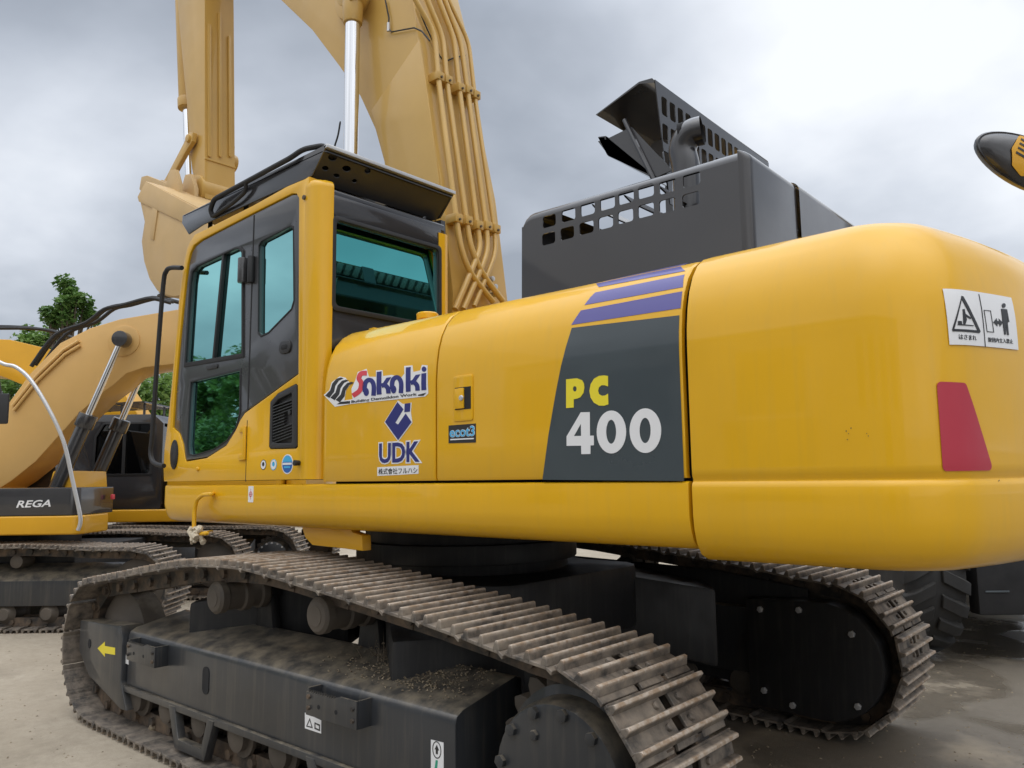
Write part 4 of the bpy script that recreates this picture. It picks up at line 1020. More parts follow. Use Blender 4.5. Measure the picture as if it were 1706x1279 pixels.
# ================================================================== undercarriages
def make_shoe(pitch, width, gh=.032):
    """triple grouser shoe, outward is +z, plate top at z=0; length along x, width along y"""
    mb = MB(); hp_ = pitch/2; w2 = width/2; th = .014
    gx = [-hp_*.70, 0., hp_*.70]
    for g in gx:
        mb.prism([(g-.017, -.002), (g+.017, -.002), (g+.0085, gh-.005), (g+.006, gh), (g-.006, gh), (g-.0085, gh-.005)], 'y', -w2, w2)
    # plate: strips between the grousers, with openings
    for a, b in ((gx[0], gx[1]), (gx[1], gx[2])):
        mb.box((a+.010, -w2, -th), (b-.010, -.055, 0)); mb.box((a+.010, .005, -th), (b-.010, w2, 0))
        for y in (-.10, .055):
            mb.cyl(((a+b)/2, y, 0), ((a+b)/2, y, .013), .015, .013, 6)
    mb.box((gx[0]-.010, -w2, -th), (gx[0]+.010, w2, -.002)); mb.box((gx[1]-.010, -w2, -th), (gx[1]+.010, w2, -.002)); mb.box((gx[2]-.010, -w2, -th), (gx[2]+.010, w2, -.002))
    # turned-down leading lip with two cut-outs, overlapping trailing lip
    for y0, y1 in ((-w2, -.13), (-.10, .05), (.08, w2)):
        mb.prism([(-hp_*.70-.01, -.001), (-hp_*.70-.01, -th), (-hp_-.001, -th-.014), (-hp_-.004, -.012)], 'y', y0, y1)
    mb.prism([(hp_*.70+.01, 0), (hp_*.70+.01, -th), (hp_-.012, -th+.003), (hp_-.010, .003)], 'y', -w2, w2)
    me = mb.mesh('track_shoe', .0018, 1, 30); me.materials.append(M['steel']); return me
def track(parent, yc, path_pts, width, pitch, shoe, gh, arcs, chain_mat):
    """path_pts: closed loop of shoe-plate positions (x, z) going round"""
    P = [Vector((x, z)) for x, z in path_pts]; n = len(P); Ls = [0]
    for i in range(n): Ls.append(Ls[-1]+(P[(i+1) % n]-P[i]).length)
    tot = Ls[-1]; cnt = round(tot/pitch)
    def at(s):
        s %= tot
        for i in range(n):
            if Ls[i+1] >= s: t = (s-Ls[i])/(Ls[i+1]-Ls[i]); return P[i].lerp(P[(i+1) % n], t)
    mb = MB(); trs = []
    for k in range(cnt):
        s = (k+.35)*tot/cnt; c = at(s); d = (at(s+pitch*.35)-at(s-pitch*.35)).normalized(); nrm = Vector((-d.y, d.x))
        trs.append((c, d, nrm))
        # chain links: two sideways plates per shoe
        for yo in (-.10, .10):
            q = Matrix(((d.x, 0, nrm.x, c.x), (0, 1, 0, yc+yo), (d.y, 0, nrm.y, c.y), (0, 0, 0, 1)))
            mb.box((-pitch*.56, -.025 if k % 2 else -.03, -.11), (pitch*.56, .025 if k % 2 else .03, -.016), q)
        q0 = Vector((c.x, yc, c.y)) + Vector((d.x, 0, d.y))*(pitch/2)-Vector((nrm.x, 0, nrm.y))*.065
        mb.cyl(q0-Vector((0, .15, 0)), q0+Vector((0, .15, 0)), .028, None, 8)
    ch = mb.build('track_chain', chain_mat, parent, 0)
    for c, d, nrm in trs:
        o = bpy.data.objects.new('track_shoe', shoe); COL.objects.link(o); o.parent = ch
        jit = rnd.uniform(-.012, .012)
        o.matrix_local = Matrix(((d.x, 0, nrm.x, c.x), (0, 1, 0, yc), (d.y, 0, nrm.y, c.y), (0, 0, 0, 1))) @ Matrix.Rotation(jit, 4, 'Y')
    return ch
def loop(xf, xr, zc_, rad, tops, n=9):
    pts = []
    # from the rear sprocket, under, round the front idler and back over the top (outward normal on the left of travel)
    for i in range(n+1):       # front idler: from bottom to top
        a = R(-90+180*i/n); pts.append((xf+rad*math.cos(a), zc_+rad*math.sin(a)))
    pts += tops
    for i in range(n+1):
        a = R(90+180*i/n); pts.append((xr+rad*math.cos(a), zc_+rad*math.sin(a)))
    return pts[::-1]
shoeA = make_shoe(.2286, .60)
tops = [(p.x, p.z) for p in smooth_path([(1.7, 0, .968), (1.2, 0, 1.045), (.75, 0, 1.112), (.3, 0, 1.142), (-.05, 0, 1.142), (-.57, 0, 1.095), (-1.0, 0, 1.055), (-1.5, 0, 1.0), (-1.8, 0, .955)], 3)]
pathA = loop(1.90, -1.97, .49, .45, tops)
def undercarriage(U, yc, sgn):
    """sgn: direction of the machine's outside"""
    ch = track(U, yc, pathA, .6, .2286, shoeA, .04, None, M['chain'])
    oy = lambda d: yc+sgn*d                 # distance from the track centre line towards the outside
    # track frame: box with sloping top, outer face .21 outside the centre line
    TF = MB()
    sec = [(oy(.20), .30), (oy(.215), .315), (oy(.215), .615), (oy(.205), .645), (oy(.17), .665), (oy(-.16), .735), (oy(-.20), .72), (oy(-.20), .30)]
    rings = [[(x, y, z) for y, z in sec] for x in (1.50, -1.47)]
    tf = MB().loft(rings, True, True).build('track_frame', M['trackframe'], U, .012, 2)
    # bottom flange
    MB().box((1.50, oy(.19), .275), (-1.50, oy(.235), .312)).build('frame_flange', M['trackframe'], tf, .006)
    ow = sorted((oy(.2155), oy(.2185)))
    p = (.50, .49)
    MB().prism(rrect(p[0]-.035, p[1]-.075, p[0]+.035, p[1]+.075, .033, 5), 'y', ow[0], ow[1]).build('frame_slot', M['dark'], tf)
    # steps
    for xs_, zs2 in ((1.18, .565), (-.72, .575)):
        st_ = MB(); wd = .30
        st_.prism([(xs_+wd*.5, zs2-.06), (xs_+wd*.5, zs2+.045), (xs_-wd*.2, zs2+.045), (xs_-wd*.35, zs2+.06), (xs_-wd*.75, zs2+.06), (xs_-wd*.75, zs2-.06)], 'y', *sorted((oy(.285), oy(.297))))
        s1 = st_.build('step_plate', M['trackframe'], tf, .003)
        for xx in (xs_+wd*.5-.004, xs_-wd*.75+.004):
            MB().box((xx-.006, oy(.214), zs2-.06), (xx+.006, oy(.286), zs2+.06)).build('step_bracket', M['trackframe'], s1, .002)
        for k in range(12):
            xx = xs_+wd*.42-k*.017; MB().prism([(xx-.006, zs2+.043), (xx+.006, zs2+.043), (xx, zs2+.056)], 'y', *sorted((oy(.285), oy(.297)))).build('step_tooth', M['trackframe'], s1)
        for xx in (xs_+wd*.5-.025, xs_-wd*.75+.025):
            for dz in (-.025, .025): MB().cyl((xx, oy(.296), zs2+dz), (xx, oy(.306), zs2+dz), .012, .010, 6).build('step_bolt', M['chain'], s1)
        for xx in (xs_+.05, xs_-.08): MB().cyl((xx, oy(.2965), zs2-.01), (xx, oy(.2985), zs2-.01), .010, None, 10).build('step_hole', M['dark'], s1)
    # idler guard (yoke cover) at the front
    g1 = [(2.20, .645), (1.56, .675), (1.52, .60), (1.52, .33), (1.42, .17), (1.50, .165), (2.02, .30), (2.20, .44)]
    gd = MB().prism(g1, 'y', *sorted((oy(.10), oy(.245)))).build('idler_guard', M['trackframe'], U, .012, 2)
    if sgn > 0:
        ar = [S(162, 1080, oy(.248)), S(174, 1069, oy(.248)), S(174, 1076, oy(.248)), S(191, 1079, oy(.248)), S(191, 1091, oy(.248)), S(174, 1088, oy(.248)), S(174, 1094, oy(.248))]
        sideplate('arrow_decal', [ar], oy(.245), oy(.2465), M['lime'], gd, 0)
        q = S(149, 1072, oy(.246)); MB().prism(circle(q[0], q[1], .022, 12, .03), 'y', oy(.244), oy(.2475)).build('guard_hole', M['dark'], gd)
        for nm, px_, mt in (('aim', (521, 1204), None),):
            c = S(521, 1204, oy(.216)); sideplate('caution_label', [[S(508, 1187, oy(.216)), S(535, 1200, oy(.216)), S(535, 1222, oy(.216)), S(508, 1213, oy(.216))]], oy(.215), oy(.2165), M['white'], tf, 0)
            a, b, c2 = S(516, 1196, oy(.217)), S(521, 1213, oy(.217)), S(510, 1210, oy(.217))
            sideplate('caution_print', [[a, b, c2], [tuple(Vector(a).lerp((Vector(a)+Vector(b)+Vector(c2))/3, .35)), tuple(Vector(b).lerp((Vector(a)+Vector(b)+Vector(c2))/3, .35)), tuple(Vector(c2).lerp((Vector(a)+Vector(b)+Vector(c2))/3, .35))]], oy(.216), oy(.2175), M['ink'], tf, 0)
            sideplate('caution_print', [[S(524, 1203, oy(.217)), S(533, 1207, oy(.217)), S(533, 1218, oy(.217)), S(524, 1214, oy(.217))], [S(525.5, 1206, oy(.217)), S(531.5, 1209, oy(.217)), S(531.5, 1215, oy(.217)), S(525.5, 1212, oy(.217))]], oy(.216), oy(.2175), M['ink'], tf, 0)
        sideplate('towing_label', [[S(718, 1232, oy(.216)), S(739, 1237, oy(.216)), S(739, 1300, oy(.216)), S(718, 1292, oy(.216))]], oy(.215), oy(.2165), M['white'], tf, 0)
        c = S(728, 1249, oy(.216)); sideplate('towing_print', [circle(c[0], c[1], .026, 18, .034), circle(c[0], c[1], .022, 18, .030)], oy(.216), oy(.2175), M['ink'], tf, 0)
        sideplate('towing_print', [[(c[0]-.013, c[1]), (c[0], c[1]+.02), (c[0]+.013, c[1]), (c[0]+.006, c[1]), (c[0]+.006, c[1]-.016), (c[0]-.006, c[1]-.016), (c[0]-.006, c[1])]], oy(.216), oy(.2175), M['ink'], tf, 0)
        sideplate('towing_print', [[(c[0]-.006, c[1]-.04), (c[0]+.006, c[1]-.04), (c[0]+.014, c[1]-.08), (c[0]-.008, c[1]-.13), (c[0]-.020, c[1]-.13), (c[0]+.0, c[1]-.08)]], oy(.216), oy(.2175), M['green'], tf, 0)
        sideplate('caution_label', [[S(207, 1088, oy(.216)), S(214, 1091, oy(.216)), S(214, 1107, oy(.216)), S(207, 1104, oy(.216))]], oy(.215), oy(.2165), M['white'], tf, 0)
    # idler
    MB().lathe([(.06, -.16), (.10, -.15), (.30, -.09), (.355, -.075), (.355, .075), (.30, .09), (.10, .15), (.06, .16)], (1.90, yc, .49), (0, 1, 0), 32).build('idler_wheel', M['roller'], U, 0, ang=25)
    MB().box((1.95, yc-.19, .42), (1.45, yc+.19, .56)).build('idler_yoke', M['chain'], U, .02)
    # sprocket with teeth and final drive
    mb = MB(); nt_ = 21; ol = []
    for i in range(nt_*4):
        a = 2*math.pi*i/(nt_*4); r_ = (.405, .385, .335, .335)[i % 4] if i % 4 != 3 else .385
        ol.append((-1.97+r_*math.cos(a), .49+r_*math.sin(a)))
    mb.prism(ol, 'y', yc-.045, yc+.045); mb.build('sprocket', M['roller'], U, .006)
    mb = MB(); mb.lathe([(.33, 0), (.335, .04), (.335, .09), (.30, .10), (.295, .185), (.285, .205), (.27, .21), (0, .21)], (-1.97, yc, .49), (0, sgn, 0), 40)
    fd_ = mb.build('final_drive', M['trackframe'], U, 0, ang=30)
    for i in range(12):
        a = 2*math.pi*(i+.3)/12; p0 = Vector((-1.97+.262*math.cos(a), oy(.205), .49+.262*math.sin(a))); MB().cyl(p0, p0+Vector((0, sgn*.022, 0)), .024, .024, 6).build('drive_bolt', M['trackframe'], fd_, .003)
    for i in range(3):
        a = R(60+i*120); p0 = Vector((-1.97+.19*math.cos(a), oy(.208), .49+.19*math.sin(a))); MB().cyl(p0, p0+Vector((0, sgn*.014, 0)), .022, .018, 6).build('drive_plug', M['trackframe'], fd_, .002)
    # inner cover plate of the final drive
    ci = [(-1.97+.36*math.cos(R(a)), .47+.34*math.sin(R(a))) for a in range(100, 261, 10)]
    ci = [(-1.50, .80), (-1.97, .82)] + [(-1.97-.36*math.sin(R(a)), .47+.35*math.cos(R(a))) for a in range(10, 171, 10)] + [(-1.97, .12), (-1.50, .14)]
    cv = MB().prism(ci, 'y', *sorted((oy(-.17), oy(-.33)))).build('drive_cover', M['belly'], U, .015, 2)
    for q in [(-1.60, .74), (-1.85, .76), (-2.16, .65), (-1.60, .24), (-1.78, .18), (-2.17, .24)]:
        MB().cyl((q[0], oy(-.325), q[1]), (q[0], oy(-.345), q[1]), .022, .02, 6).build('cover_bolt', M['silver'], cv, .002)
    # rollers below
    for i in range(8):
        x = 1.42-i*.40
        mb = MB(); mb.lathe([(.05, -.20), (.08, -.19), (.08, -.155), (.115, -.15), (.115, -.13), (.088, -.125), (.088, -.06), (.11, -.055), (.11, .055), (.088, .06), (.088, .125), (.115, .13), (.115, .15), (.08, .155), (.08, .19), (.05, .20)], (x, yc, .235), (0, 1, 0), 20)
        mb.build('track_roller', M['roller'], U, 0, ang=25)
    # roller guards
    for x in (.62, -.75):
        mb = MB(); mb.prism([(x+.26, .30), (x+.19, .30), (x+.13, .13), (x-.13, .13), (x-.19, .30), (x-.26, .30), (x-.17, .075), (x+.17, .075)], 'y', *sorted((oy(.19), oy(.24)))); mb.build('roller_guard', M['trackframe'], U, .006)
    # carrier rollers with brackets
    for x in (.50, -.48):
        mb = MB(); mb.lathe([(.03, -.17), (.075, -.165), (.088, -.15), (.088, -.11), (.075, -.10), (.075, -.05), (.09, -.045), (.09, .0), (.078, .01), (.078, .10), (.09, .11), (.09, .15), (.075, .165), (.05, .17), (.05, .172), (.0, .172)], (x, oy(.02), .935), (0, sgn, 0), 28)
        mb.build('carrier_roller', M['roller'], U, 0, ang=25)
        MB().prism([(x+.10, .70), (x+.06, .93), (x-.06, .93), (x-.10, .70)], 'y', *sorted((oy(-.14), oy(-.20)))).build('carrier_bracket', M['belly'], U, .02, 2)
        MB().cyl((x, oy(-.13), .935), (x, oy(-.22), .935), .06, None, 16).build('carrier_axle', M['belly'], U, .01)
    return tf
UN = {}
for sgn in (1, -1): UN[sgn] = undercarriage(EX, sgn*1.37, sgn)
# centre frame and slew ring
mb = MB(); mb.prism(rpoly([(.95, -.75), (.95, .75), (-.95, .75), (-.95, -.75)], .2), 'z', .62, 1.02); mb.build('centre_frame', M['belly'], EX, .03)
for sx_ in (1, -1):
    for sy_ in (1, -1):
        a = (sx_*.35, sy_*.6); b = (sx_*1.15, sy_*1.20)
        dv = (Vector(b)-Vector(a)).normalized(); nn = Vector((-dv.y, dv.x))*.34
        rings = []
        for p, zl, zh in ((Vector(a), .60, 1.02), (Vector(b), .36, .86)):
            rings.append([(*(p+nn), zl), (*(p-nn), zl), (*(p-nn), zh), (*(p+nn), zh)])
        MB().loft(rings, True, True).build('frame_leg', M['belly'], EX, .03, 2)
MB().cyl((0, 0, 1.0), (0, 0, 1.34), .68, None, 40).build('slew_ring', M['belly'], EX, .02)
MB().cyl((0, 0, 1.08), (0, 0, 1.2), .74, None, 40).build('slew_ring', M['belly'], EX, .01)
MB().prism([(1.35, .32), (1.2, .9), (.6, .99), (-1.2, .95), (-1.85, .87), (-1.85, .2)], 'y', -1.20, -1.23).build('inner_shade_plate', M['belly'], EX, .01)  # added black sheet on far track: inner plating plus imitated deep shade
# ochre bracket below the front of the house
bk = [on(*q, 'y', 1.25) for q in [(500, 870), (508, 895), (520, 908), (575, 914), (604, 918), (603, 892), (586, 886), (582, 870)]]
MB().prism([(p.x, p.z) for p in bk], 'y', 1.19, 1.25).build('frame_bracket', M['yellow2'], EX, .006)

# ---- dry mud and straw lying on the near track frame
mb = MB(); rm = random.Random(3)
for k in range(800):
    x = rm.gauss(-1.0, .24); t_ = rm.random()
    if not -1.44 < x < -.35: continue
    y = 1.37+.17-.33*t_**.7; z = .667+(1.54-y)*.212
    s_ = rm.uniform(.003, .010)*(1.6 if t_ > .6 and abs(x+.78) < .18 else 1); zz2 = z+rm.uniform(0, .05 if t_ > .75 and abs(x+.75) < .2 else .006)
    R3 = Matrix.Rotation(rm.uniform(0, 6), 4, 'Z') @ Matrix.Rotation(rm.uniform(-.5, .5), 4, 'X')
    vs_ = [Vector(q) for q in ((1, 0, 0), (-.6, .8, 0), (-.5, -.9, 0), (0, .1, .7))]
    mb.add([tuple(Vector((x, y, zz2))+(R3 @ q)*s_) for q in vs_], [(0, 1, 3), (1, 2, 3), (2, 0, 3), (0, 2, 1)])
o = mb.build('dry_mud', M['mud'], None, 0, ang=20); tag(o, 'clods of dry mud strewn on top of the near track frame', 'mud', kind='stuff')
mb = MB()
for k in range(110):
    x = rm.gauss(-.75, .09); y = rm.gauss(1.28, .05); z = .72
    h_ = abs(rm.gauss(.05, .05))+.01; dv = Vector((rm.uniform(-.06, .06), rm.uniform(-.06, .06), h_)); wv = Vector((rm.uniform(-1, 1), rm.uniform(-1, 1), 0)).normalized()*.0025
    p = Vector((x, y, z)); mb.add([tuple(p-wv), tuple(p+wv), tuple(p+dv)], [(0, 1, 2)])
o = mb.build('dry_straw', M['bark'], None); tag(o, 'brown dry straw tuft on the near track frame by the carrier roller', 'straw', kind='stuff')
# stone on the lower shoes
p = on(255, 1212, 'z', .07); mb = MB(); ico = bmesh.new(); bmesh.ops.create_icosphere(ico, subdivisions=2, radius=.028)
for v in ico.verts: v.co = v.co*rm.uniform(.8, 1.15)+Vector(p)
me = bpy.data.meshes.new('stone'); ico.to_mesh(me); ico.free()
tag(link('stone', me, M['mud']), 'small pale stone lying on the lower track shoes beside the rollers', 'stone')
# torn rag on the grab bar
mb = MB(); rg_ = random.Random(5); base = gp[-4]
for s_ in range(7):
    p = Vector(base)+Vector((rg_.uniform(-.08, .03), rg_.uniform(.0, .02), .02)); pts = [p]; wds = [.02]
    for k in range(5):
        p = p+Vector((rg_.uniform(-.028, .02), rg_.uniform(-.012, .012), -rg_.uniform(.005, .03))); pts.append(p); wds.append(rg_.uniform(.006, .022))
    mb.tube(pts, wds, 7)
tag(mb.build('torn_rag', M['cloth'], None, 0, ang=25), 'torn pale rag tied to the yellow grab bar under the cab', 'rag')

# ================================================================== neighbouring excavators
shoeB = make_shoe(.19, .60, .03)
def simple_track(U, yc, half, h, sgn, shift=0.):
    rad = h/2-.03; zc_ = h/2
    tp = [(p.x+shift, p.z) for p in smooth_path([(half*.6-.0, 0, h-.02), (half*.3, 0, h+.015), (-.2*half, 0, h-.01), (-half*.6, 0, h-.015)], 2)]
    pth = loop(half-rad+shift, -half+rad+shift, zc_, rad, tp, 7)
    track(U, yc, pth, .6, .19, shoeB, .03, None, M['chain'])
    oy = lambda d: yc+sgn*d
    sec = [(oy(.20), h*.30), (oy(.20), h*.60), (oy(.12), h*.66), (oy(-.16), h*.78), (oy(-.2), h*.30)]
    tf = MB().loft([[(x+shift, y, z) for y, z in sec] for x in (half*.72, -half*.62)], True, True).build('track_frame', M['trackframe'], U, .012)
    MB().prism(rrect(.3+shift, h*.4, .45+shift, h*.52, .02), 'y', *sorted((oy(.2005), oy(.204)))).build('frame_slot', M['dark'], tf)
    MB().lathe([(.05, -.14), (.28, -.08), (.31, -.07), (.31, .07), (.28, .08), (.05, .14)], (half-rad+shift, yc, zc_), (0, 1, 0), 24).build('idler_wheel', M['roller'], U, 0, ang=25)
    ol = []
    for i in range(84):
        a = 2*math.pi*i/84; r_ = (.335, .32, .285, .32)[i % 4]; ol.append((-half+rad+shift+r_*math.cos(a), zc_+r_*math.sin(a)))
    MB().prism(ol, 'y', yc-.04, yc+.04).build('sprocket', M['roller'], U)
    fd_ = MB().lathe([(.27, 0), (.27, .10), (.23, .19), (.2, .2), (0, .2)], (-half+rad+shift, yc, zc_), (0, sgn, 0), 24).build('final_drive', M['trackframe'], U, 0, ang=30)
    for i in range(16):
        a = 2*math.pi*i/16; p0 = Vector((-half+rad+shift+.215*math.cos(a), oy(.19), zc_+.215*math.sin(a))); MB().cyl(p0, p0+Vector((0, sgn*.02, 0)), .016, None, 6).build('drive_bolt', M['silver'], fd_)
    for i in range(7):
        x = half*.62-i*half*.2+shift; MB().lathe([(.06, -.19), (.09, -.15), (.11, -.13), (.08, -.1), (.08, .1), (.11, .13), (.09, .15), (.06, .19)], (x, yc, .18), (0, 1, 0), 16).build('track_roller', M['roller'], U, 0, ang=25)
    for x in (half*.25, -half*.25): MB().lathe([(.04, -.13), (.07, -.12), (.07, .12), (.04, .13)], (x+shift, yc, h-.16), (0, 1, 0), 16).build('carrier_roller', M['roller'], U, 0, ang=25)
def place(fd, lateral): p = CAM+_f*fd+_r*lateral; return (p.x, p.y, 0)

# ---- excavator with the black lettered side band: heads to the right of the picture
BL = -6.35; BF = 10.15
XB = empty('crawler_excavator', place(BF, BL), math.atan2(_r.y, _r.x), 'orange excavator with white lettered black side band and silver handrail at far left', 'excavator', 'excavators parked in front')
def LB(px, py, fd=BF):             # pixel -> (local x, z) on a plane parallel to its side
    a, z = lat(px, py, fd); return (a-BL, z)
simple_track(XB, -1.12, 2.35, .90, -1, .25); simple_track(XB, 1.12, 2.35, .90, 1, .25)
MB().box((-.8, -.9, .4), (1.3, .9, .85)).build('centre_frame', M['belly'], XB, .03)
MB().cyl((0.2, 0, .8), (0.2, 0, 1.1), .6, None, 28).build('slew_ring', M['belly'], XB, .01)
yn = -1.28
mb = MB(); sec = [(yn+.02, 1.05), (yn, 1.09), (yn, 1.20), (yn+.012, 1.225), (1.25, 1.225), (1.28, 1.2), (1.28, 1.08), (1.24, 1.03), (yn+.08, 1.03)]
xe = LB(134, 880, 8.87)[0]
MB().prism(rpoly([(xe, -1.28), (xe-.04, -.55), (.5, -.45), (.5, 1.25), (-2.3, 1.25), (-2.3, -1.28)], [.12, .1, .05, .1, .1, .1], 6), 'z', 1.03, 1.24).build('base_frame', M['yellow2'], XB, .03, 3)
bd = MB().prism(rpoly([(xe-.06, -1.27), (xe-.06, -.45), (-1.6, -.45), (-1.6, -1.27)], [.10, .03, .03, .03], 6), 'z', 1.245, 1.55).build('side_box', M['black'], XB, .012, 2)
a = LB(27, 841, 8.87); b = LB(84, 829, 8.87)
link('lettering', text_fit('REGA', a[0], a[1]-.03, b[0], b[1]-.03, .02, .25, .001, 1.02, lambda u, v, w_: Vector((u, yn-.004-w_+.012, v)), 'lettering', .02), M['white'], bd)
MB().prism(rpoly([(-1.3, -1.25), (-1.3, 1.25), (-2.3, 1.25), (-2.3, -1.25)], .1, 4), 'z', 1.56, 2.15).build('engine_housing', M['yellow2'], XB, .06, 3)
MB().prism(rpoly([(-2.32, -1.27), (-2.9, -.95), (-3.0, 0), (-2.9, .95), (-2.32, 1.27)], .15, 4), 'z', 1.03, 2.1).build('counterweight', M['yellow2'], XB, .06, 3)
MB().prism(rpoly([(.35, 1.25), (.3, 1.8), (.1, 2.45), (-.9, 2.45), (-.9, 1.25)], .06), 'y', .35, 1.25).build('cab', M['black'], XB, .03)
MB().prism(rpoly([(.20, 1.7), (.02, 2.35), (-.8, 2.35), (-.8, 1.7)], .05), 'y', .342, .348).build('window_pane', M['glassd'], XB)
MB().box((xe-.02, -.62, 1.40), (xe+.01, -.56, 1.46)).build('lamp_panel', M['redv'], XB, .01)
# handrail
hr = [LB(*q, 8.75) for q in [(-30, 590), (0, 605), (20, 610), (45, 632), (75, 680), (100, 735), (115, 800), (127, 855), (128, 872), (124, 884)]]
MB().tube(smooth_path([(x, -1.33, z) for x, z in hr], 4), .022, 10).build('handrail', M['silver'], XB)
# boom in its centre plane
by_ = (-.28, .28)
up_e = [LB(*q, BF-.28) for q in [(-60, 770), (0, 690), (50, 622), (100, 571), (150, 546), (200, 531), (295, 515)]] + [(LB(295, 515, BF)[0]+1.2, 3.75), (LB(295, 515, BF)[0]+2.1, 3.45)]
lo_e = [(LB(290, 608, BF)[0]+2.1, 3.20), (LB(290, 608, BF)[0]+1.2, 3.22)] + [LB(*q, BF-.28) for q in [(292, 606), (240, 612), (210, 622), (190, 640), (160, 662), (130, 690), (60, 768), (20, 800), (-40, 840)]]
bmB = MB().prism(up_e+lo_e, 'y', *by_).build('boom', M['tan2'], XB, .02, 2, lim=50)
tipx = LB(290, 608, BF)[0]+1.9
MB().prism([(tipx-.25, 3.75), (tipx+.25, 3.7), (tipx+.42, 3.2), (tipx+.1, 1.3), (tipx-.1, 1.3), (tipx-.2, 3.0)], 'y', -.18, .18).build('arm', M['tan2'], XB, .02)
pq = LB(203, 566, BF-.34)
MB().lathe([(.20, 0), (.20, .012), (.17, .02), (0, .02)], (pq[0], -.28, pq[1]), (0, -1, 0), 28).build('pin_boss', M['tan2'], bmB)
pc = LB(203, 565, BF-.42)
for s_ in (-1, 1):
    yy = s_*.42; top_ = Vector((pc[0], yy, pc[1])); q1 = LB(147, 692, BF-.42); mid = Vector((q1[0], yy, q1[1])); dv = (mid-top_).normalized(); bot = mid+dv*1.45
    MB().cyl(top_, mid+dv*.1, .04, None, 16).build('cylinder_rod', M['chrome'], XB)
    MB().cyl(top_-Vector((0, .07, 0)), top_+Vector((0, .07, 0)), .10, None, 18).build('cylinder_eye', M['black'], XB, .01)
    MB().cyl(mid, bot, .085, None, 18).build('cylinder_barrel', M['black'], XB, .008)
    MB().cyl(mid-dv*.02, mid+dv*.16, .115, None, 14).build('cylinder_gland', M['black'], XB, .02)
hs_ = [LB(*q, BF-.1) for q in [(60, 612), (100, 560), (150, 540), (180, 518), (210, 511), (255, 500), (290, 507)]]
for k, yy in enumerate((-.2, -.12, .05)):
    MB().tube(smooth_path([(x, yy, z+.03*k) for x, z in hs_], 4), .026, 8).build('hydraulic_hose', M['rubber'], bmB)
for k, off in enumerate((.06, .12)):
    pp_ = [LB(*q, BF-.29) for q in [(20, 668), (60, 618), (105, 575), (130, 560)]]
    MB().tube([(x+off*.3, -.30, z-off) for x, z in pp_], .02, 8).build('hydraulic_pipe', M['tan2'], bmB)
pm_ = LB(5, 680, 8.7); MB().box((pm_[0]-.15, -1.42, pm_[1]-.17), (pm_[0]+.03, -1.38, pm_[1]+.17)).build('mirror', M['plastic'], XB, .02)
MB().tube([(pm_[0]-.05, -1.40, pm_[1]), (pm_[0]-.08, -1.34, pm_[1]+.05), (hr[1][0]-.06, -1.33, hr[1][1]-.1)], .012, 6).build('mirror_stay', M['plastic'], XB)
MB().prism([(.6, 1.3), (1.0, 1.3), (.95, 1.75), (.7, 1.75)], 'y', -.4, .4).build('cylinder_mount', M['yellow2'], XB, .02)
MB().box((-.6, -.26, 1.24), (.0, .26, 1.62)).build('boom_mount', M['yellow2'], XB, .03)

# ---- excavator with the black cab: heads to the left of the picture
CLt = -5.75; CF = 13.4
XC = empty('crawler_excavator', place(CF, CLt), math.atan2(-_r.y, -_r.x), 'yellow excavator with black cab and roof visor seen left of the big cab', 'excavator', 'excavators parked in front')
def LC(px, py, fd=CF): a, z = lat(px, py, fd); return (CLt-a, z)
simple_track(XC, 1.15, 2.1, .92, 1, -.45); simple_track(XC, -1.15, 2.1, .92, -1, -.45)
MB().box((-.9, -.9, .4), (.9, .9, .88)).build('centre_frame', M['belly'], XC, .03)
MB().cyl((0, 0, .85), (0, 0, 1.1), .6, None, 28).build('slew_ring', M['belly'], XC, .01)
MB().prism(rpoly([(1.05, -1.3), (1.05, 1.3), (-2.2, 1.3), (-2.2, -1.3)], .1, 5), 'z', 1.0, 1.19).build('base_frame', M['yellow2'], XC, .03, 3)
cab = [(1.46, 1.2), (1.42, 1.75), (1.12, 2.55), (1.0, 2.64), (.1, 2.64), (-.05, 2.5), (-.05, 1.2)]
wdw = rpoly([(1.0, 1.72), (.98, 2.30), (.86, 2.50), (.12, 2.50), (.12, 1.72)], .05)
CC = empty('cab', (-.33, 0, 0)); CC.parent = XC
def cplate(name, outs, y0, y1, mat, bev=.004): return link(name, fill(outs, abs(y1-y0), bev, lambda u, v, w_: Vector((u, (y0+y1)/2+w_, v)), name), mat, CC)
cplate('side_shell', [cab, wdw], 1.22, 1.27, M['black']); cplate('side_shell', [cab, wdw], .25, .30, M['black'])
cplate('window_pane', [grow(wdw, 1.03)], 1.235, 1.241, M['glassd'], 0); cplate('window_pane', [grow(wdw, 1.03)], .272, .278, M['glassd'], 0)
cplate('window_seal', [grow(wdw, 1.06), grow(wdw, .97)], 1.262, 1.274, M['rubber'], .002)
MB().box((.52, 1.25, 1.72), (.56, 1.277, 2.5)).build('window_divider', M['rubber'], CC)
MB().prism([(1.12, 2.5), (1.0, 2.64), (.1, 2.64), (-.05, 2.5)], 'y', .28, 1.24).build('roof', M['black'], CC, .02)
MB().loft([[(x-.02, .3, z), (x-.02, 1.22, z)] for x, z in ((1.46, 1.3), (1.42, 1.75), (1.12, 2.53))], False).build('windscreen', M['glassd'], CC)
MB().box((-.05, .3, 1.2), (0, 1.22, 2.45)).build('rear_wall', M['black'], CC)
MB().box((.2, .5, 1.3), (.7, 1.0, 2.2)).build('seat', M['seat'], CC, .06)
MB().box((1.40, .3, 1.19), (-.05, 1.25, 1.27)).build('cab_floor', M['black'], CC)
gdv = empty('roof_visor', (-.2, 0, 0)); gdv.parent = XC
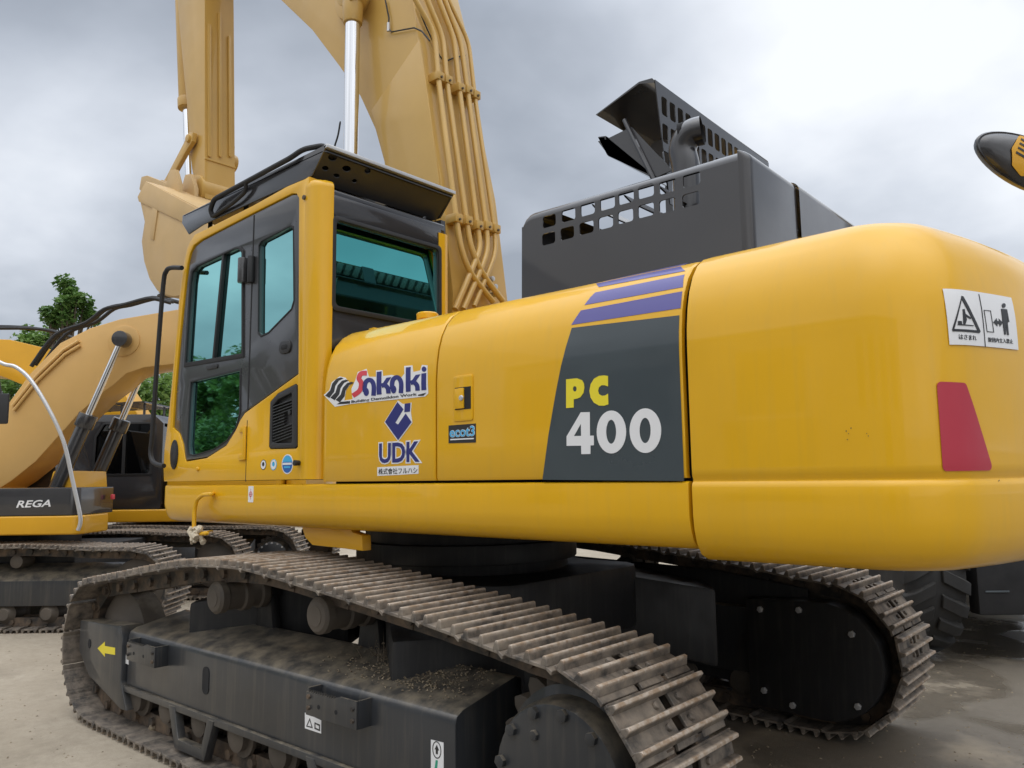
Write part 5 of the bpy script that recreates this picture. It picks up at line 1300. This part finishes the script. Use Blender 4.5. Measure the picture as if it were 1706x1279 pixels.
for k in range(8):
    y = .2+k*.155; MB().prism([(1.75, 2.70), (1.2, 2.80), (.1, 2.84), (.1, 2.82), (1.2, 2.78), (1.75, 2.685)], 'y', y, y+.03).build('visor_bar', M['black'], gdv)
for x, z in ((1.72, 2.695), (1.2, 2.785), (.6, 2.81), (.12, 2.825)): MB().box((x-.02, .2, z-.012), (x+.02, 1.32, z+.012)).build('visor_cross_bar', M['black'], gdv)
for x in (.9, .2):
    for y in (.4, 1.1): MB().cyl((x, y, 2.62), (x, y, 2.82), .02, None, 8).build('visor_post', M['black'], gdv)
MB().box((1.15, .5, 2.68), (1.35, .62, 2.76)).build('work_lamp', M['yellow2'], gdv, .01)
# its boom rising to the left
ub = [LC(*q, CF-.1) for q in [(232, 800), (244, 660), (236, 622), (205, 600), (130, 560), (70, 582), (20, 560), (-60, 545)]]
bC = [(-.1, 1.5), (.05, 2.6), (.5, 3.25), (1.2, 3.75), (2.4, 4.05), (3.6, 4.1), (4.6, 4.0), (4.6, 3.65), (3.6, 3.5), (2.5, 3.42), (1.6, 3.05), (1.05, 2.55), (.75, 1.9), (.5, 1.4)]
bC = [(x+.42, z) for x, z in bC]
bmC = MB().prism(bC, 'y', -.45, .12).build('boom', M['yellow2'], XC, .02, 2, lim=50)
MB().prism([(4.7, 4.2), (5.15, 4.1), (5.3, 3.6), (4.9, 1.6), (4.7, 1.6), (4.7, 3.4)], 'y', -.35, .02).build('arm', M['yellow2'], XC, .02)
for yy in (.22, -.55):
    a = Vector((2.0, yy, 3.3)); b = Vector((1.55, yy, 1.25)); dv = (b-a).normalized()
    MB().cyl(a, a+dv*1.0, .04, None, 14).build('cylinder_rod', M['chrome'], XC); MB().cyl(a+dv*.75, b, .09, None, 16).build('cylinder_barrel', M['black'], XC, .01)
for k in range(2):
    MB().tube(smooth_path([(1.3+.1*k, .0-.1*k, 3.85), (2.2, -.05-.1*k, 4.22), (3.2, -.05-.1*k, 4.28+.05*k), (4.3, -.05-.1*k, 4.25)], 5), .03, 8).build('hydraulic_hose', M['rubber'], bmC)
MB().prism(rpoly([(-.45, -1.28), (-.45, 1.28), (-2.2, 1.28), (-2.2, -1.28)], .08, 4), 'z', 1.2, 1.9).build('engine_housing', M['yellow2'], XC, .05, 3)
MB().prism(rpoly([(-2.22, -1.3), (-2.7, -1.0), (-2.8, 0), (-2.7, 1.0), (-2.22, 1.3)], .15, 4), 'z', 1.02, 1.95).build('counterweight', M['yellow2'], XC, .06, 3)
st_ = LC(195, 632, CF-.3)
MB().box((1.5, .122, 2.95), (1.75, .125, 3.05)).build('sticker', M['white'], bmC); MB().box((1.6, .123, 2.97), (1.68, .1265, 3.03)).build('sticker', M['green'], bmC)

# ================================================================== dump truck behind the counterweight
DL, DF = 3.47, 7.35
ux = -_f; uy = Vector((-ux.y, ux.x, 0))     # heads towards the camera
TR = empty('dump_truck', place(DF, DL), math.atan2(ux.y, ux.x), 'parked truck behind the counterweight with lugged tyre, dark bumper and oval black mirror', 'truck')
# local: x towards the camera, y to picture right ... front axle at x=0, visible wheel centred at y=0
def wheel(x, y, r_=.76, wd=.52):
    mb = MB(); prof = [(.42, -wd/2+.03), (.55, -wd/2), (.70, -wd/2+.01), (r_-.06, -wd/2+.05), (r_-.035, -wd/2+.11), (r_-.03, 0), (r_-.035, wd/2-.11), (r_-.06, wd/2-.05), (.70, wd/2-.01), (.55, wd/2), (.42, wd/2-.03)]
    mb.lathe(prof, (x, y, r_), (0, 1, 0), 48); ty = mb.build('tyre', M['tyre'], TR, 0, ang=30)
    nl = 22
    for i in range(nl):
        for s_ in (-1, 1):
            a = 2*math.pi*(i+(0 if s_ < 0 else .5))/nl; pts = []
            cols = []
            for k in range(4):
                f_ = k/3; yy = s_*(.03+f_*(wd/2-.015)); aa = a+f_*.17*1.0; ro = r_+.0 if k < 3 else r_-.03; ri = r_-.06 if k < 3 else r_-.10
                half_a = .09
                cols.append([Vector((x+rr2*math.sin(aa+da), y+yy, r_+rr2*math.cos(aa+da))) for rr2, da in ((ri, -half_a), (ro, -half_a*.8), (ro, half_a*.8), (ri, half_a))])
            MB().loft(cols, True, True).build('tread_lug', M['tyre'], ty, .006, 1)
    MB().lathe([(.42, -wd/2+.06), (.40, -.1), (.2, -.06), (0, -.06)], (x, y, r_), (0, 1, 0), 28).build('rim', M['yellow2'], TR, 0)
    MB().lathe([(.42, wd/2-.06), (.40, .1), (.2, .06), (0, .06)], (x, y, r_), (0, 1, 0), 28).build('rim', M['yellow2'], TR, 0)
wheel(0, 0); wheel(0, 3.0); wheel(-4.0, 0); wheel(-4.0, 3.0)
MB().box((.55, .42, .62), (-5.0, 2.6, 1.1)).build('chassis', M['belly'], TR, .03)
MB().box((.66, .36, .42), (.50, 2.7, 1.0)).build('front_bumper', M['dark'], TR, .03)
pz = lat(1660, 985, DF-.65)[1]; pyv = lat(1660, 985, DF-.65)[0]-DL
MB().box((.655, pyv-.10, pz-.008), (.668, pyv+.10, pz+.008)).build('bumper_strip', M['slate'], TR, .005)
for s_, yy in ((1, -.05), (1, 3.05)):
    MB().prism([(.95, 1.7), (.85, 1.9), (-.85, 1.9), (-.95, 1.7), (-.8, 1.8), (.8, 1.8)], 'y', yy-.34, yy+.34).build('fender', M['yellow2'], TR, .02)
cbx = MB(); cbx.prism([(.9, 1.2), (.85, 2.3), (.65, 3.4), (.5, 3.5), (-.9, 3.5), (-.9, 1.2)], 'y', 2.0, 3.3); cbt = cbx.build('cab', M['yellow2'], TR, .05, 2)
MB().prism([(.862, 2.32), (.672, 3.32), (.66, 3.32), (.85, 2.32)], 'y', 2.1, 3.2).build('windscreen', M['glassd'], TR)
for yv in (1.995, 3.305): MB().prism([(.70, 2.3), (.54, 3.3), (-.75, 3.3), (-.75, 2.3)], 'y', yv-.006, yv+.006).build('window_pane', M['glassd'], TR)
MB().prism([(-1.1, 1.3), (-1.2, 1.75), (-5.6, 1.75), (-5.8, 1.6), (-5.2, 1.2)], 'y', -.2, 3.2).build('dump_body', M['yellow2'], TR, .03)
p = on(1494, 962, 'z', .68)
mb = MB(); mb.box((-.1, -.62, .55), (-.25, -.50, 1.85)); mb.build('ladder_rail', M['yellow2'], TR, .02)
# oval mirror on a long stay
mc = Vector(place(6.0, 3.98)); mzv = lat(1690, 268, 6.0)[1]
ml = Vector((DF-6.0, lat(1710, 268, 6.0)[0]-DL, mzv))
def mloc(a, b, c):    # a outwards to the viewer, b picture right, c up; tilted oval
    t_ = R(-27); return (ml.x+a, ml.y+(b*math.cos(t_)-c*math.sin(t_)), ml.z+(b*math.sin(t_)+c*math.cos(t_)))
MA, MBn = .42, .205
def oval(s_, a): return [mloc(a, MA*s_*math.cos(2*math.pi*i/40), MBn*s_*math.sin(2*math.pi*i/40)*(1.0+.12*math.cos(2*math.pi*i/40))) for i in range(40)]
rg = [oval(.97, -.06), oval(1.0, -.03), oval(1.0, -.01), oval(.97, .0), oval(.93, -.004), oval(.90, .004), oval(.8, .025), oval(.6, .045), oval(.3, .058), oval(.02, .06)]
MB().loft(rg, True, True).build('mirror', M['hood'], TR, 0, ang=30)
MR = TR.children[-1]
BU = -.05
def onmir(u, v): return .075-.05*((u/MA)**2+(v/MBn)**2)
shield = rpoly([(BU-.10, .145), (BU+.13, .15), (BU+.15, -.02), (BU+.05, -.17), (BU-.06, -.12), (BU-.12, 0)], .03)
def mpl(name, ol, off, mat):
    cu = bpy.data.curves.new('t', 'CURVE'); cu.dimensions = '2D'; cu.fill_mode = 'BOTH'; cu.extrude = .001
    sp = cu.splines.new('POLY'); sp.points.add(len(ol)-1); sp.use_cyclic_u = True
    for q, p in zip(sp.points, ol): q.co = (p[0], p[1], 0, 1)
    link(name, conv(cu, lambda u, v, w_: Vector(mloc(onmir(u, v)+off+w_, u, v)), name, 35, [k*.03-.2 for k in range(14)], [k*.04-.2 for k in range(14)]), mat, MR)
mpl('mirror_badge', shield, 0, M['yellow2'])
for k in range(4):
    zz3 = .10-k*.042; mpl('badge_stripe', [(BU-.08, zz3), (BU, zz3-.012), (BU+.11, zz3), (BU+.11, zz3+.017), (BU, zz3+.005), (BU-.08, zz3+.017)], .004, M['plastic'])
MB().tube(smooth_path([(ml.x-.03, ml.y, ml.z), (ml.x-.12, ml.y+.2, ml.z-.15), (.8, 1.9, 3.42), (.4, 2.1, 3.35)], 5), .025, 8).build('mirror_stay', M['plastic'], TR)

# ================================================================== trees
def tree(name, loc, h, crown, n, label, cat, mat, seed, group=None, leaf=.16, trunk=True):
    rt = random.Random(seed); T = empty(name, loc, 0, label, cat, group)
    mb = MB(); cl = []
    top = h*.55
    tr_ = [(0, 0, 0), (.1*h*.1, .02, h*.25), (-.02*h, .03*h, h*.45), (.03*h, 0, h*.7)]
    r0 = .028*h
    if trunk:
        mb.tube(smooth_path(tr_, 4), [r0*(1-.06*i) for i in range(13)], 9)
    for k in range(26):
        a = rt.uniform(0, 2*math.pi); e_ = rt.uniform(-.35, 1); rr2 = rt.uniform(.45, 1)
        c = Vector((crown[0]*rr2*math.cos(a)*math.sqrt(max(0, 1-e_*e_*.8)), crown[0]*rr2*math.sin(a)*math.sqrt(max(0, 1-e_*e_*.8)), crown[2]+crown[1]*e_*rr2))
        cl.append((c, rt.uniform(.22, .42)*crown[0]))
        if trunk:
            s0 = Vector(tr_[2]).lerp(Vector(tr_[3]), rt.random()); mb.tube(smooth_path([s0, s0.lerp(c, .5)+Vector((0, 0, -.06*h)), c], 3), [r0*.35, r0*.3, r0*.27, r0*.22, r0*.18, r0*.14, r0*.08], 6)
    if trunk: mb.build('trunk', M['bark'], T)
    vs_ = []; fs_ = []
    for i in range(n):
        c, rc = rt.choice(cl)
        v = Vector((rt.gauss(0, 1), rt.gauss(0, 1), rt.gauss(0, .8))).normalized()*rc*rt.random()**.4
        p = c+v; q = Matrix.Rotation(rt.uniform(0, 6.28), 3, 'Z') @ Matrix.Rotation(rt.uniform(-1.1, 1.1), 3, 'X') @ Matrix.Rotation(rt.uniform(0, 6.28), 3, 'Z')
        s_ = leaf*rt.uniform(.6, 1.3); k = len(vs_)
        for u in ((-.5, 0, 0), (0, -.28, .05), (.5, 0, 0), (0, .28, .05)): vs_.append(tuple(p+q @ Vector(u)*s_))
        fs_.append((k, k+1, k+2, k+3))
    me = bpy.data.meshes.new('crown'); me.from_pydata(vs_, [], fs_); link('crown', me, mat, T)
    return T
def tloc(px, fd): a = (px-PW/2)/FPX*fd; p = CAM+_f*fd+_r*a; return (p.x, p.y, 0)
tree('tree', tloc(112, 34), 10.4, (1.15, 1.35, 8.9), 4200, 'leafy green tree rising behind the orange boom at left', 'tree', M['leaf'], 11, None, .24)
tree('tree', tloc(60, 38), 9.4, (1.3, .9, 8.2), 3000, 'low light green tree behind the far yellow boom at left', 'tree', M['leaf2'], 12, None, .24)
for k, px in enumerate((20, 130, 215, 285)):
    tree('shrub', tloc(px, 27+2*(k % 2)), 5.8, (2.1, 2.2, 3.9), 6500, ['green shrub behind the handrail at left', 'green shrub below the leafy tree', 'bright green shrub between the orange boom and the black cab roof', 'bright green shrub seen just left of the big cab front pillar'][k], 'shrub', M['leaf2'], 30+k, 'shrubs along the yard edge', .22)
# utility pole
UP = empty('utility_pole', tloc(38, 40), 0, 'slim grey utility pole beside the low tree at left', 'pole')
MB().cyl((0, 0, 0), (0, 0, 9.3), .14, .10, 12).build('pole_shaft', M['silver'], UP)
MB().box((-.9, -.05, 8.8), (.9, .05, 8.9)).build('cross_arm', M['silver'], UP)
for x in (-.8, 0, .8): MB().cyl((x, 0, 8.9), (x, 0, 9.1), .04, None, 8).build('insulator', M['bark'], UP)
# pebbles on the ground
mb = MB(); rp = random.Random(9)
for k in range(520):
    px = rp.uniform(-60, 420) if k % 2 else rp.uniform(1250, 1740); py = rp.uniform(1040, 1290); p = on(px, py, 'z', 0); s_ = rp.uniform(.003, .011)
    if 1.0 < p.y < 1.7 and p.x < 2.5: continue
    vs_ = [Vector(q)*s_ for q in ((1, 0, 0), (0, 1, 0), (-1, 0, 0), (0, -1, 0), (0, 0, .7))]; rz = Matrix.Rotation(rp.uniform(0, 3), 3, 'Z')
    mb.add([tuple(p+rz @ q) for q in vs_], [(0, 1, 4), (1, 2, 4), (2, 3, 4), (3, 0, 4)])
tag(mb.build('gravel', M['mud'], None, 0, ang=10), 'fine gravel scattered on the dirt around the tracks', 'gravel', kind='stuff')

# ---- the yard's other side, which the glass and the gloss paint mirror
WH = empty('warehouse', (4, 24, 0), 0, 'pale warehouse across the yard, mirrored in the hood and cab glass', 'building')
MB().box((-22, 0, 0), (16, 8, 8.6)).build('wall', flat('pale_render', (.55, .55, .52), .8), WH)
MB().box((-22.4, -.4, 8.6), (16.4, 8.4, 9.0)).build('roof', M['silver'], WH)
for k in range(7):
    x = -19.5+k*5.2
    f_ = MB().box((x, -.06, 3.6), (x+2.6, .02, 6.6)).build('window', M['plastic'], WH)
    MB().box((x+.1, -.08, 3.7), (x+1.25, -.065, 6.5)).build('window_glazing', M['glassd'], f_); MB().box((x+1.35, -.08, 3.7), (x+2.5, -.065, 6.5)).build('window_glazing', M['glassd'], f_)
for k in (1, 4): MB().box((-19.5+k*5.2-.4, -.10, 0), (-19.5+k*5.2+3.0, .02, 3.2)).build('door', M['slate'], WH)
for k, (x, y) in enumerate(((24, 17), (29, 20), (34, 17), (40, 20))):
    tree('tree', (x, y, 0), 9.0+k % 2, (2.6, 2.6, 5.6), 9000, ['first', 'second', 'third', 'fourth'][k]+' green tree from the warehouse, mirrored in the cab door glass', 'tree', M['leaf'], 60+k, 'trees across the yard', .34)

for k, (px, py) in enumerate(((1410, 718), (1414, 722), (1412, 732), (1444, 722), (1447, 726), (1663, 800), (1681, 815), (1672, 822), (1690, 826), (1660, 808), (1418, 713))):
    rc = random.Random(k); q = [(px+rc.uniform(.4, 1.3)*math.cos(a), py+rc.uniform(.5, 1.9)*math.sin(a)) for a in [i*1.05 for i in range(6)]]
    cw_decal('paint_chip', (px, py), q, M['bark'], .0012)

for k, (x, y) in enumerate(((22, 18), (27, 16), (33, 18), (39, 17))):
    tree('shrub', (x, y, 0), 4.5, (3.0, 2.0, 2.2), 7000, ['first', 'second', 'third', 'fourth'][k]+' dense shrub from the warehouse, mirrored low in the cab door glass', 'shrub', M['leaf'], 80+k, 'shrubs across the yard', .3, False)
